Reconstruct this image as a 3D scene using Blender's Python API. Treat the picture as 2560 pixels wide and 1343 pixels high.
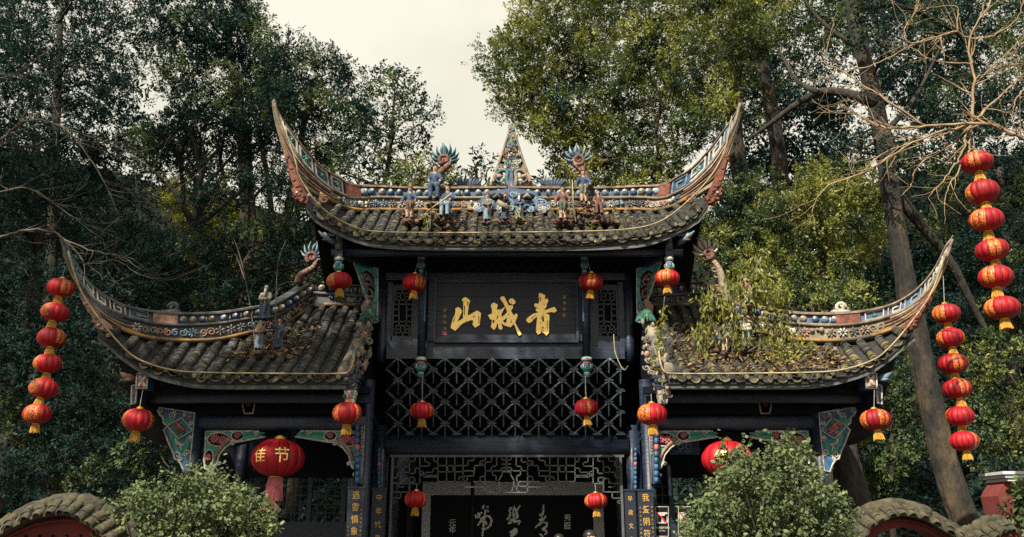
import bpy, bmesh, math, random
import numpy as np
from mathutils import Vector, Matrix, noise

for o in list(bpy.data.objects): bpy.data.objects.remove(o)
SC = bpy.context.scene
COL = SC.collection
R = math.radians

# ------------------------------------------------------------------ camera
F, PITCH, EYE = 2112.0, R(17.1), 1.65
cam = bpy.data.cameras.new('camera')
cam.sensor_width = 36.0; cam.lens = 36.0 * F / 2560.0
cam.clip_start = 0.1; cam.clip_end = 3000
camo = bpy.data.objects.new('camera', cam); COL.objects.link(camo)
camo.location = (0, 0, EYE); camo.rotation_euler = (math.pi / 2 + PITCH, 0, 0)
SC.camera = camo
# ------------------------------------------------------------------ world and sun
SUN_EL, SUN_AZ = R(44), R(31)      # the sun stands behind the camera, to its left
wd = bpy.data.worlds.new('World'); SC.world = wd; wd.use_nodes = True
nt = wd.node_tree; bg = nt.nodes['Background']
sky = nt.nodes.new('ShaderNodeTexSky'); sky.sky_type = 'NISHITA'; sky.sun_disc = False
sky.sun_elevation = SUN_EL; sky.sun_rotation = math.pi + SUN_AZ; sky.air_density = 1.4; sky.dust_density = 5.0
tc = nt.nodes.new('ShaderNodeTexCoord'); nz = nt.nodes.new('ShaderNodeTexNoise')
nz.inputs['Scale'].default_value = 4.2; nz.inputs['Detail'].default_value = 5
nt.links.new(tc.outputs['Generated'], nz.inputs['Vector'])
cr = nt.nodes.new('ShaderNodeValToRGB')
cr.color_ramp.elements[0].position = .38; cr.color_ramp.elements[0].color = (7.6, 7.2, 5.9, 1)
cr.color_ramp.elements[1].position = .62; cr.color_ramp.elements[1].color = (8.6, 8.15, 6.8, 1)
nt.links.new(nz.outputs['Fac'], cr.inputs[0])
mx = nt.nodes.new('ShaderNodeMix'); mx.data_type = 'RGBA'; mx.inputs[0].default_value = .9
nt.links.new(sky.outputs[0], mx.inputs[6]); nt.links.new(cr.outputs[0], mx.inputs[7])
nt.links.new(mx.outputs[2], bg.inputs[0]); bg.inputs[1].default_value = .05
sl = bpy.data.lights.new('sun', 'SUN'); sl.energy = 4.2; sl.angle = R(.6); sl.color = (1, .9, .73)
so = bpy.data.objects.new('sun', sl); COL.objects.link(so)
so.rotation_euler = (math.pi / 2 - SUN_EL, 0, -SUN_AZ)
SC.view_settings.view_transform = 'Standard'; SC.view_settings.look = 'None'
SC.view_settings.exposure = 1.35; SC.view_settings.gamma = 1
SC.cycles.use_denoising = False
SC.cycles.max_bounces = 5; SC.cycles.diffuse_bounces = 3; SC.cycles.glossy_bounces = 2; SC.cycles.transmission_bounces = 3
SC.cycles.transparent_max_bounces = 4; SC.cycles.caustics_reflective = False; SC.cycles.caustics_refractive = False

# ------------------------------------------------------------------ helpers
MIR = False; X0 = -0.09
def W(px, py, Y):
    """A point of the photograph at distance Y (metres) as a point of the place; mirrored about the gate's axis for the twin wing."""
    x = (px - 1280.) / F; v = (671.5 - py) / F
    t = Y / (math.cos(PITCH) - v * math.sin(PITCH))
    X = t * x
    if MIR: X = 2 * X0 - X
    return Vector((X, Y, EYE + t * (math.sin(PITCH) + v * math.cos(PITCH))))
def mpp(py, Y):                    # metres per photo pixel there
    v = (671.5 - py) / F
    return Y / (math.cos(PITCH) - v * math.sin(PITCH)) / F

def catmull(P, n):
    P = [np.array(p, float) for p in P]
    P = [2 * P[0] - P[1]] + P + [2 * P[-1] - P[-2]]
    out = []
    m = len(P) - 3
    for k in range(n):
        u = k / (n - 1) * m; i = min(int(u), m - 1); t = u - i
        a, b, c, d = P[i:i + 4]
        out.append(.5 * (2 * b + (c - a) * t + (2 * a - 5 * b + 4 * c - d) * t * t + (3 * b - a - 3 * c + d) * t ** 3))
    return out

WT = {}                            # world position of every object's origin
def tag(o, label=None, cat=None, group=None, kind=None):
    if label: o['label'] = label
    if cat: o['category'] = cat
    if group: o['group'] = group
    if kind: o['kind'] = kind
    return o
def thing(name, label, cat, loc, group=None):
    o = bpy.data.objects.new(name, None); COL.objects.link(o); o.empty_display_size = .2
    o.location = loc; WT[o.name] = Vector(loc)
    return tag(o, label, cat, group)
def place(name, me, parent=None, M=None):
    """link a mesh given in world coordinates (or in its own, with world matrix M) under parent"""
    o = bpy.data.objects.new(name, me); COL.objects.link(o)
    base = WT[parent.name] if parent else Vector((0, 0, 0))
    if parent: o.parent = parent
    L = M.copy() if M is not None else Matrix.Identity(4)
    WT[o.name] = L.translation.copy()
    L.translation = L.translation - base
    o.matrix_local = L
    return o

class MB:
    def __init__(s): s.v = []; s.f = []; s.m = []; s.mi = 0
    def add(s, V, Fc):
        b = len(s.v); s.v += [tuple(p) for p in V]
        for f in Fc: s.f.append(tuple(b + i for i in f)); s.m.append(s.mi)
    def box(s, c, d, M=None):
        c = Vector(c); P = []
        for z in (-.5, .5):
            for x, y in ((-.5, -.5), (.5, -.5), (.5, .5), (-.5, .5)):
                q = Vector((x * d[0], y * d[1], z * d[2]))
                P.append(c + (M @ q if M else q))
        s.add(P, [(3, 2, 1, 0), (4, 5, 6, 7), (0, 1, 5, 4), (1, 2, 6, 5), (2, 3, 7, 6), (3, 0, 4, 7)])
    def bar(s, a, b, w, d, up=Vector((0, -1, 0))):
        """bar from a to b: w across (in the plane), d deep along up"""
        a = Vector(a); b = Vector(b); t = (b - a).normalized(); u = Vector(up); u = (u - t * u.dot(t)).normalized(); n = t.cross(u)
        P = [p + n * (w / 2 * i) + u * (d / 2 * j) for p in (a, b) for i, j in ((-1, -1), (1, -1), (1, 1), (-1, 1))]
        s.add(P, [(3, 2, 1, 0), (4, 5, 6, 7), (0, 1, 5, 4), (1, 2, 6, 5), (2, 3, 7, 6), (3, 0, 4, 7)])
    def tube(s, P, r, n=6, flat=1.0, caps=True):
        P = [Vector(p) for p in P]; k = len(P)
        if not hasattr(r, '__len__'): r = [r] * k
        t = (P[1] - P[0]).normalized(); u = Vector((0, 0, 1)).cross(t)
        if u.length < .1: u = Vector((1, 0, 0)).cross(t)
        u.normalize(); V = []
        for i in range(k):
            t = (P[min(i + 1, k - 1)] - P[max(i - 1, 0)])
            if t.length < 1e-9: t = Vector((0, 0, 1))
            t.normalize(); u = u - t * u.dot(t)
            if u.length < 1e-6: u = t.orthogonal()
            u.normalize(); w = t.cross(u)
            for j in range(n):
                a = 2 * math.pi * j / n
                V.append(P[i] + u * (math.cos(a) * r[i]) + w * (math.sin(a) * r[i] * flat))
        Fc = [(i * n + j, i * n + (j + 1) % n, (i + 1) * n + (j + 1) % n, (i + 1) * n + j) for i in range(k - 1) for j in range(n)]
        if caps: Fc += [tuple(range(n - 1, -1, -1)), tuple(range((k - 1) * n, k * n))]
        s.add(V, Fc)
    def prism(s, P, off):
        P = [Vector(p) for p in P]; n = len(P); off = Vector(off)
        s.add(P + [p + off for p in P], [tuple(range(n)), tuple(range(2 * n - 1, n - 1, -1))] + [((i + 1) % n, i, n + i, n + (i + 1) % n) for i in range(n)])
    def ell(s, c, r, seg=10, ring=7, M=None):
        c = Vector(c); V = []; r = r if hasattr(r, '__len__') else (r, r, r)
        for i in range(ring + 1):
            th = math.pi * i / ring
            for j in range(seg):
                ph = 2 * math.pi * j / seg
                q = Vector((r[0] * math.sin(th) * math.cos(ph), r[1] * math.sin(th) * math.sin(ph), r[2] * math.cos(th)))
                V.append(c + (M @ q if M else q))
        s.add(V, [(i * seg + j, (i + 1) * seg + j, (i + 1) * seg + (j + 1) % seg, i * seg + (j + 1) % seg) for i in range(ring) for j in range(seg)])
    def lathe(s, c, prof, seg=16):
        c = Vector(c); V = [c + Vector((r * math.cos(2 * math.pi * j / seg), r * math.sin(2 * math.pi * j / seg), z)) for r, z in prof for j in range(seg)]
        k = len(prof)
        s.add(V, [(i * seg + j, i * seg + (j + 1) % seg, (i + 1) * seg + (j + 1) % seg, (i + 1) * seg + j) for i in range(k - 1) for j in range(seg)]
              + [tuple(range(seg - 1, -1, -1)), tuple(range((k - 1) * seg, k * seg))])
    def mesh(s, name, mats, smooth=False):
        me = bpy.data.meshes.new(name); me.from_pydata(s.v, [], s.f)
        mats = mats if isinstance(mats, (list, tuple)) else [mats]
        for m in mats: me.materials.append(m)
        if len(mats) > 1: me.polygons.foreach_set('material_index', s.m)
        if smooth: me.polygons.foreach_set('use_smooth', [True] * len(s.f))
        me.update(); return me
    def build(s, name, mats, parent=None, smooth=False):
        return place(name, s.mesh(name, mats, smooth), parent)

# ------------------------------------------------------------------ materials
def new_mat(name):
    m = bpy.data.materials.new(name); m.use_nodes = True
    return m, m.node_tree, m.node_tree.nodes['Principled BSDF']
def mat(name, c1, c2=None, scale=6., rough=.6, bump=0., metal=0., spec=.4, rnd=0., detail=4, bscale=None, stretch=None, coat=0., lo=.35, hi=.65, bdist=.02):
    m, nt, b = new_mat(name); N = nt.nodes; L = nt.links
    b.inputs['Roughness'].default_value = rough; b.inputs['Metallic'].default_value = metal; b.inputs['Specular IOR Level'].default_value = spec
    b.inputs['Coat Weight'].default_value = coat
    g = N.new('ShaderNodeNewGeometry'); vec = g.outputs['Position']
    if stretch:
        mp = N.new('ShaderNodeMapping'); mp.inputs['Scale'].default_value = stretch; L.new(vec, mp.inputs['Vector']); vec = mp.outputs[0]
    col = None
    c2 = c2 or tuple(x * .6 for x in c1)
    n = N.new('ShaderNodeTexNoise'); n.inputs['Scale'].default_value = scale; n.inputs['Detail'].default_value = detail; n.inputs['Roughness'].default_value = .65
    L.new(vec, n.inputs['Vector'])
    r = N.new('ShaderNodeValToRGB'); r.color_ramp.elements[0].position = lo; r.color_ramp.elements[1].position = hi
    r.color_ramp.elements[0].color = (*c2, 1); r.color_ramp.elements[1].color = (*c1, 1)
    L.new(n.outputs['Fac'], r.inputs[0]); col = r.outputs[0]
    if rnd:
        oi = N.new('ShaderNodeObjectInfo'); hs = N.new('ShaderNodeHueSaturation')
        mr = N.new('ShaderNodeMapRange'); mr.inputs['To Min'].default_value = 1 - rnd; mr.inputs['To Max'].default_value = 1 + rnd
        L.new(oi.outputs['Random'], mr.inputs[0]); L.new(mr.outputs[0], hs.inputs['Value']); L.new(col, hs.inputs['Color']); col = hs.outputs[0]
    L.new(col, b.inputs['Base Color'])
    if bump:
        n2 = N.new('ShaderNodeTexNoise'); n2.inputs['Scale'].default_value = bscale or scale * 4; n2.inputs['Detail'].default_value = 5
        L.new(vec, n2.inputs['Vector'])
        bp = N.new('ShaderNodeBump'); bp.inputs['Strength'].default_value = bump; bp.inputs['Distance'].default_value = bdist
        L.new(n2.outputs['Fac'], bp.inputs['Height']); L.new(bp.outputs[0], b.inputs['Normal'])
    return m
def leaf_mat(name, c1, c2, trans=.3, rough=.45, spec=.35):
    """leaf colour runs from c1 to c2 by the random number each leaf carries"""
    m, nt, b = new_mat(name); N = nt.nodes; L = nt.links
    a = N.new('ShaderNodeAttribute'); a.attribute_name = 'tint'
    r = N.new('ShaderNodeMix'); r.data_type = 'RGBA'; r.inputs[6].default_value = (*c1, 1); r.inputs[7].default_value = (*c2, 1)
    L.new(a.outputs['Fac'], r.inputs[0]); L.new(r.outputs[2], b.inputs['Base Color'])
    b.inputs['Roughness'].default_value = rough; b.inputs['Specular IOR Level'].default_value = spec
    t = N.new('ShaderNodeBsdfTranslucent'); hs = N.new('ShaderNodeHueSaturation'); hs.inputs['Hue'].default_value = .475; hs.inputs['Saturation'].default_value = 1.2; hs.inputs['Value'].default_value = 1.5
    L.new(r.outputs[2], hs.inputs['Color']); L.new(hs.outputs[0], t.inputs['Color'])
    mx = N.new('ShaderNodeMixShader'); mx.inputs[0].default_value = trans
    L.new(b.outputs[0], mx.inputs[1]); L.new(t.outputs[0], mx.inputs[2])
    L.new(mx.outputs[0], N['Material Output'].inputs['Surface'])
    return m
M_ = {}
M_['wood'] = mat('black_lacquered_wood', (.022, .036, .064), (.007, .012, .027), 3.5, .42, .3, stretch=(1, 1, 5), bscale=14, lo=.42, hi=.8, detail=9)
M_['woodh'] = mat('black_wood_lengthwise_grain', (.030, .048, .082), (.009, .015, .031), 3.5, .38, .35, stretch=(.5, 1, 6), bscale=14, lo=.4, hi=.8, detail=9)
M_['panel'] = mat('blue_black_board', (.011, .016, .034), (.007, .010, .021), 2.5, .5, .2, stretch=(.5, 1, 8), bscale=16)
M_['worn'] = mat('worn_grey_wood', (.10, .105, .11), (.035, .037, .042), 9, .7, .3)
M_['dark'] = mat('near_black', (.006, .008, .014), (.004, .005, .009), 3, .8, .2, spec=.1)  # near-black; also stands for shade in recesses and behind openings
M_['brow'] = mat('weathered_coping', (.27, .19, .13), (.06, .052, .046), 6, .9, .5, detail=9)
M_['bracket'] = mat('edge_lit_black_wood', (.10, .125, .13), (.014, .021, .030), 8, .36, .3, lo=.38, hi=.74)  # pale noise stands for light caught on the arm edges
M_['fret'] = mat('grey_painted_bar', (.095, .10, .105), (.06, .063, .07), 9, .65, .1, spec=.2)
M_['chalk'] = mat('chalked_stroke', (.8, .8, .78), (.66, .66, .65), 20, .8)
M_['wskin'] = mat('weathered_figure_skin', (.50, .34, .23), (.17, .11, .08), 22, .85, .4, detail=9)
M_['wblue'] = mat('weathered_figure_blue', (.026, .068, .165), (.016, .02, .03), 18, .75, .5, detail=9, lo=.4, hi=.62)
M_['wwhite'] = mat('weathered_figure_white', (.36, .34, .28), (.05, .05, .046), 18, .85, .5, detail=9, lo=.4, hi=.62)
M_['wgrey'] = mat('weathered_figure_grey', (.16, .16, .13), (.03, .032, .032), 16, .85, .4, detail=9)
M_['wrose'] = mat('weathered_figure_rose', (.20, .085, .07), (.04, .026, .023), 18, .85, .5, detail=9, lo=.4, hi=.64)
M_['wgreen'] = mat('weathered_figure_green', (.02, .13, .09), (.015, .035, .03), 16, .7, .4, detail=9)
M_['gold'] = mat('gold_leaf', (.95, .66, .22), (.62, .36, .08), 26, .42, .3, metal=.75, spec=.5, bscale=60, lo=.2, hi=.45)
M_['goldp'] = mat('gold_paint', (.52, .34, .09), (.32, .19, .045), 40, .5)
M_['tile'] = mat('grey_clay_tile', (.095, .094, .085), (.016, .018, .020), 4.5, .88, .6, rnd=.45, bscale=30, detail=8, lo=.4, hi=.74)
M_['tilem'] = mat('mossy_clay_tile', (.185, .155, .06), (.03, .032, .026), 3.2, .92, .6, rnd=.4, bscale=30, detail=8, lo=.45, hi=.68)
M_['pan'] = mat('dark_pan_tile', (.028, .029, .027), (.009, .010, .011), 4, .9, .4)
M_['drip'] = mat('pale_drip_tile', (.19, .175, .10), (.028, .030, .027), 7, .9, .5, rnd=.55, lo=.42, hi=.7)
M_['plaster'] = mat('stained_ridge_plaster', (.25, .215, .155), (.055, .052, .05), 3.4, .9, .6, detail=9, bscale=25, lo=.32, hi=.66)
M_['plasterd'] = mat('dark_ridge_plaster', (.10, .105, .115), (.025, .028, .036), 4.0, .85, .5, detail=8, bscale=25, lo=.3, hi=.7)  # darker copy of the ridge plaster, carries the shade of dim ridges
M_['terra'] = mat('faded_terracotta', (.22, .062, .038), (.075, .032, .024), 11, .85, .5, detail=9, lo=.4, hi=.66)
M_['salmon'] = mat('faded_pink_plaster', (.36, .21, .155), (.13, .085, .07), 10, .85, .5, detail=8)
M_['ochre'] = mat('ochre_trim', (.29, .155, .04), (.06, .052, .042), 3, .88, .4, detail=8, lo=.42, hi=.62)
M_['white'] = mat('chalky_white', (.50, .48, .42), (.20, .19, .175), 11, .85, .4, detail=8)
M_['blue'] = mat('faded_blue_glaze', (.05, .10, .21), (.02, .03, .055), 11, .6, .4, detail=8)
M_['sky'] = mat('pale_blue_glaze', (.17, .26, .33), (.045, .075, .11), 11, .6, .4, detail=8)
M_['teal'] = mat('teal_glaze', (.05, .17, .19), (.018, .055, .07), 13, .6, .4, detail=9, lo=.38, hi=.66)
M_['green'] = mat('green_paint', (.025, .25, .17), (.013, .13, .10), 9, .5, .2)
M_['bluep'] = mat('blue_paint', (.035, .12, .26), (.014, .04, .10), 9, .55, .3, detail=8)
M_['pink'] = mat('rose_paint', (.46, .13, .14), (.28, .07, .09), 12, .6, .2)
M_['brown'] = mat('brown_glaze', (.18, .09, .05), (.07, .04, .03), 9, .6, .4)
M_['skin'] = mat('statue_skin', (.46, .30, .22), (.26, .17, .13), 20, .7)
M_['rock'] = mat('red_brown_rock', (.13, .065, .048), (.03, .022, .02), 9, .95, .9, bscale=20, detail=8)
M_['litter'] = mat('dead_leaves', (.20, .13, .07), (.05, .035, .025), 9, .9, .5)
M_['red'] = mat('red_lantern_silk', (.37, .007, .014), (.23, .004, .010), 7, .55, .2, spec=.3, bscale=160, rnd=.25, detail=8)
M_['redd'] = mat('dark_red_seam', (.13, .003, .006), (.09, .002, .005), 9, .5)
M_['tassel'] = mat('gold_fringe', (.55, .30, .035), (.25, .11, .01), 60, .6, .3, stretch=(1, 1, .1))
M_['brass'] = mat('brass_cap', (.7, .42, .06), (.5, .28, .03), 20, .3, metal=.4, spec=.6)
M_['cord'] = mat('pale_cable', (.38, .30, .17), (.2, .155, .09), 9, .7)
M_['string'] = mat('grey_string', (.28, .28, .28), (.18, .18, .18), 9, .8)
M_['redwall'] = mat('red_lime_wash', (.17, .030, .026), (.09, .018, .018), 2.5, .9, .35, detail=8, bscale=40)
M_['cope'] = mat('mossy_coping', (.075, .066, .038), (.013, .015, .013), 7, .95, .9, detail=9, bscale=22)
M_['stone'] = mat('grey_granite', (.46, .465, .49), (.43, .435, .46), 40, .6, .1)
M_['blackstone'] = mat('polished_black_stone', (.007, .007, .010), (.005, .005, .008), 4, .5, spec=.08)
M_['bark'] = mat('dark_bark', (.040, .033, .024), (.008, .008, .008), 4, .95, 1.0, stretch=(1, 1, .35), bscale=12, detail=9, bdist=.08)
M_['barkp'] = mat('patchy_pale_bark', (.075, .054, .029), (.009, .009, .009), 2.2, .95, 1.0, stretch=(1, 1, .35), bscale=9, detail=11, lo=.45, hi=.74, bdist=.14)
M_['twig'] = mat('bare_pale_twig', (.30, .215, .125), (.15, .105, .065), 6, .85, .3)
M_['twigd'] = mat('bare_grey_twig', (.10, .088, .068), (.05, .045, .036), 6, .85, .3)
M_['tealp'] = mat('bright_teal_paint', (.07, .30, .34), (.03, .14, .20), 9, .5, .2)
M_['soil'] = mat('leafy_soil', (.008, .010, .006), (.004, .005, .004), 1.2, 1, .6, detail=8, spec=.1)
M_['paving'] = mat('stone_paving', (.075, .072, .066), (.045, .044, .041), 1.5, .9, .3, detail=8)
def print_mat():                     # red silk with a printed gold pattern
    m, nt, b = new_mat('gold_print_on_red'); N = nt.nodes; L = nt.links
    t = N.new('ShaderNodeTexCoord'); v = N.new('ShaderNodeTexVoronoi'); v.inputs['Scale'].default_value = 17; v.feature = 'DISTANCE_TO_EDGE'
    n = N.new('ShaderNodeTexNoise'); n.inputs['Scale'].default_value = 16; n.inputs['Detail'].default_value = 3
    L.new(t.outputs['Object'], v.inputs['Vector']); L.new(t.outputs['Object'], n.inputs['Vector'])
    a = N.new('ShaderNodeMath'); a.operation = 'MULTIPLY_ADD'; a.inputs[1].default_value = 1.1
    L.new(v.outputs['Distance'], a.inputs[0]); L.new(n.outputs['Fac'], a.inputs[2])
    r = N.new('ShaderNodeValToRGB'); r.color_ramp.interpolation = 'CONSTANT'; e = r.color_ramp.elements
    e[0].position = 0; e[0].color = (.32, .008, .012, 1); e[1].position = .6; e[1].color = (.46, .17, .025, 1)
    L.new(a.outputs[0], r.inputs[0]); L.new(r.outputs[0], b.inputs['Base Color']); b.inputs['Roughness'].default_value = .5
    return m
M_['print'] = print_mat()
M_['lf_dark'] = leaf_mat('dark_evergreen_leaf', (.003, .010, .012), (.019, .048, .038), .2, .6, .13)  # own dark green, lowered further to put the left wood's shade in
M_['lf_mid'] = leaf_mat('glossy_evergreen_leaf', (.006, .018, .012), (.10, .142, .048), .24, .5, .25)
M_['lf_lit'] = leaf_mat('sunlit_yellow_green_leaf', (.022, .044, .010), (.28, .30, .085), .28, .45, .3)  # brightened yellow-green: sunlight on the lit clumps put into leaf colour
M_['lf_yel'] = leaf_mat('fresh_yellow_leaf', (.11, .15, .02), (.30, .29, .05), .4)
M_['lf_bush'] = leaf_mat('pale_bush_leaf', (.009, .024, .012), (.165, .205, .088), .15, .55, .22)
M_['lf_vine'] = leaf_mat('yellowing_vine_leaf', (.05, .075, .012), (.25, .25, .05), .4)

def leaf_mesh(name, P, A, B, tint, mat_, fold=.0, shape='diamond'):
    """numpy arrays: P base points, A long-axis vectors, B half-width vectors"""
    n = len(P)
    if shape == 'diamond':
        V = np.stack([P, P + A * .5 + B, P + A, P + A * .5 - B], 1).reshape(-1, 3); k = 4
    else:                                  # rounded leaf, six corners
        Nn = np.cross(A, B); Nn /= np.linalg.norm(Nn, axis=1, keepdims=True) + 1e-9
        l = np.linalg.norm(A, axis=1, keepdims=True)
        V = np.stack([P, P + A * .3 + B * .85 + Nn * l * .07, P + A * .7 + B * .8 + Nn * l * .05, P + A - Nn * l * .08, P + A * .7 - B * .8 + Nn * l * .05, P + A * .3 - B * .85 + Nn * l * .07], 1).reshape(-1, 3); k = 6
    me = bpy.data.meshes.new(name)
    me.vertices.add(n * k); me.vertices.foreach_set('co', V.astype(np.float32).ravel())
    me.loops.add(n * k); me.loops.foreach_set('vertex_index', np.arange(n * k, dtype=np.int32))
    me.polygons.add(n); me.polygons.foreach_set('loop_start', np.arange(0, n * k, k, dtype=np.int32))
    a = me.attributes.new('tint', 'FLOAT', 'FACE'); a.data.foreach_set('value', tint.astype(np.float32))
    me.materials.append(mat_); me.update(calc_edges=True)
    return me
def unit(v): return v / (np.linalg.norm(v, axis=-1, keepdims=True) + 1e-9)
def cloud(rng, C, Rr, per, llen, lw=.42, flat=.75, droop=.35, shell=.5, tuft=13):
    """leaves in tufts, tufts in clumps: C (n,3) centres, Rr (n,) radii, per (n,) leaf counts -> P, A, B, tint"""
    ns = np.maximum(2, per // tuft); ci = np.repeat(np.arange(len(C)), ns); m = len(ci)
    d = unit(rng.normal(size=(m, 3)))
    rad = (shell + (1 - shell) * rng.random(m) ** .6) * Rr[ci]
    # break every clump into a few lumps so its outline is uneven
    lump = 1 + .3 * np.sin(d[:, 0] * 5 + ci * 1.7) * np.sin(d[:, 2] * 6 + ci * 2.3) + .2 * np.sin(d[:, 1] * 9 + ci)
    T = C[ci] + d * (rad * lump)[:, None] * np.array([1, 1, flat])
    axis = unit(d * .9 + np.array([0, -.1, .35]) + rng.normal(size=(m, 3)) * .35)      # the way each tuft points
    scale = (.7 + .6 * rng.random(len(C)))[ci]; tt = rng.random(m)
    k = np.repeat(np.arange(m), tuft); n = len(k)
    spread = unit(rng.normal(size=(n, 3))); A = unit(axis[k] * .55 + spread * .9 + np.array([0, 0, -droop * .6]))
    l = llen * (.6 + .6 * rng.random(n)) * scale[k]
    P = T[k] + axis[k] * (llen * 1.3 * rng.random(n))[:, None] * .8 + spread * (llen * .35)
    nrm = unit(axis[k] * .7 + np.array([0, -.1, .6]) + rng.normal(size=(n, 3)) * .3)
    nrm = unit(nrm - A * np.sum(A * nrm, 1, keepdims=True)); B = np.cross(nrm, A)
    tint = np.clip(.35 * rng.random(n) + .35 * tt[k] + .4 * rng.random(len(C))[ci][k] - .05, 0, 1)
    return P, A * l[:, None], B * (l * lw * .5)[:, None], tint
# ------------------------------------------------------------------ ground and hillside
def terrain(x, y):
    z = 0.
    if y > 21.5: z = (y - 21.5) * .56 + .25 * math.sin(x * .5) + .3 * math.sin(y * .7 + x * .2)
    s = abs(x) - 13
    if s > 0: z += s * .45 * min(1, max(0, (y - 8) / 8))
    return min(z, 26)
g = MB(); g.add([(-900, -900, 0), (900, -900, 0), (900, 900, 0), (-900, 900, 0)], [(0, 1, 2, 3)])
tag(g.build('ground', M_['paving']), kind='structure')
g = MB(); nx, ny = 60, 46
xs = np.linspace(-70, 70, nx); ys = np.linspace(20.5, 90, ny)
g.add([(x, y, terrain(x, y) + (-.3 if y < 21.6 and abs(x) < 13 else .01)) for y in ys for x in xs],
      [(j * nx + i, j * nx + i + 1, (j + 1) * nx + i + 1, (j + 1) * nx + i) for j in range(ny - 1) for i in range(nx - 1)])
tag(g.build('hillside', M_['soil'], smooth=True), kind='structure')

# ------------------------------------------------------------------ gate: shared builders
def slab(mb, P, Y, th=.05):
    mb.prism([W(x, y, Y) for x, y in P], (0, th, 0))
def ptube(mb, P, Y, r, n=5, off=0.):
    mb.tube([W(x, y, Y) - Vector((0, off, 0)) for x, y in P], r, n)
def pbox(mb, x0, y0, x1, y1, Y, th):      # upright rectangle from photo corners (centre column fixes height), real depth th
    a = W((x0 + x1) / 2, y0, Y); b = W((x0 + x1) / 2, y1, Y); l = W(x0, (y0 + y1) / 2, Y); r = W(x1, (y0 + y1) / 2, Y)
    mb.box(((l.x + r.x) / 2, Y + th / 2, (a.z + b.z) / 2), (abs(r.x - l.x), th, abs(a.z - b.z)))
def rbeam(mb, a, b, h, d, n=10):          # beam with rounded face between two points
    a = Vector(a); b = Vector(b); t = (b - a).normalized(); u = Vector((0, 0, 1)); w = Vector((0, -1, 0))
    prof = [(math.copysign(abs(math.cos(q)) ** .55, math.cos(q)) * d / 2, math.copysign(abs(math.sin(q)) ** .55, math.sin(q)) * h / 2) for q in [2 * math.pi * (i + .5) / (2 * n) for i in range(2 * n)]]
    V = [p + w * x + u * z for p in (a, b) for x, z in prof]; k = 2 * n
    mb.add(V, [(i, (i + 1) % k, k + (i + 1) % k, k + i) for i in range(k)] + [tuple(range(k - 1, -1, -1)), tuple(range(k, 2 * k))])
def column(parent, x, y, z0, z1, r, m='wood', name='column'):
    mb = MB(); mb.lathe((x, y, 0), [(r * 1.0, z0), (r, z0 + .3), (r * .96, z1)], 20)
    return mb.build(name, M_[m], parent, smooth=True)

# one tile: an arched shell with a thick front lip; unit width, lies along +Y, arch up +Z
def tile_geom(w=.155, h=.068, L=.13, th=.016, seg=6):
    V = []; Fc = []
    for (y, k) in ((0, 1.), (L, .9)):
        for rr in (1., 1. - th / h * .8):
            for i in range(seg + 1):
                a = math.pi * i / seg
                V.append((math.cos(a) * w / 2 * rr * k, y, math.sin(a) * h * rr * k))
    s = seg + 1
    for i in range(seg):
        Fc += [(i, i + 1, 2 * s + i + 1, 2 * s + i), (s + i, i + s + 1, i + 1, i)]
    return V, Fc
TV, TF = tile_geom()
def mk(V, Fc, name, m, smooth=False):
    me = bpy.data.meshes.new(name); me.from_pydata(V, [], Fc); me.materials.append(m); me.update(); return me
TILE_A = mk(TV, TF, 'tile', M_['tile']); TILE_B = mk(TV, TF, 'tile', M_['tilem'])
def drip_geom():                          # pale crescent lip that closes a pan row at the eave
    V = []; n = 7
    for d in (0, .02):
        for i in range(n):
            a = -1 + 2 * i / (n - 1); V.append((a * .085, d, .012 - .045 * (1 - a * a)))
        for i in range(n):
            a = 1 - 2 * i / (n - 1); V.append((a * .085, d, .020 - .085 * (1 - a * a) ** .8))
    k = 2 * n
    return V, [tuple(range(k)), tuple(range(2 * k - 1, k - 1, -1))] + [((i + 1) % k, i, k + i, k + (i + 1) % k) for i in range(k)]
DRIP = mk(*drip_geom(), 'drip_tile', M_['drip'])
_m = MB(); _m.lathe((0, 0, 0), [(.0, -.02), (.035, -.015), (.045, .0), (.04, .03)], 10)
CAP = mk([(x, -z, y) for x, y, z in _m.v], _m.f, 'end_cap', M_['drip'])

def interp_curve(P):
    P = sorted([(p.x, p.y, p.z) for p in P]); a = np.array(P)
    return lambda x: (np.interp(x, a[:, 0], a[:, 1]), np.interp(x, a[:, 0], a[:, 2]))
def smooth_pts(L, n=40):
    return [W(*p) for p in catmull(L, n)]

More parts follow.
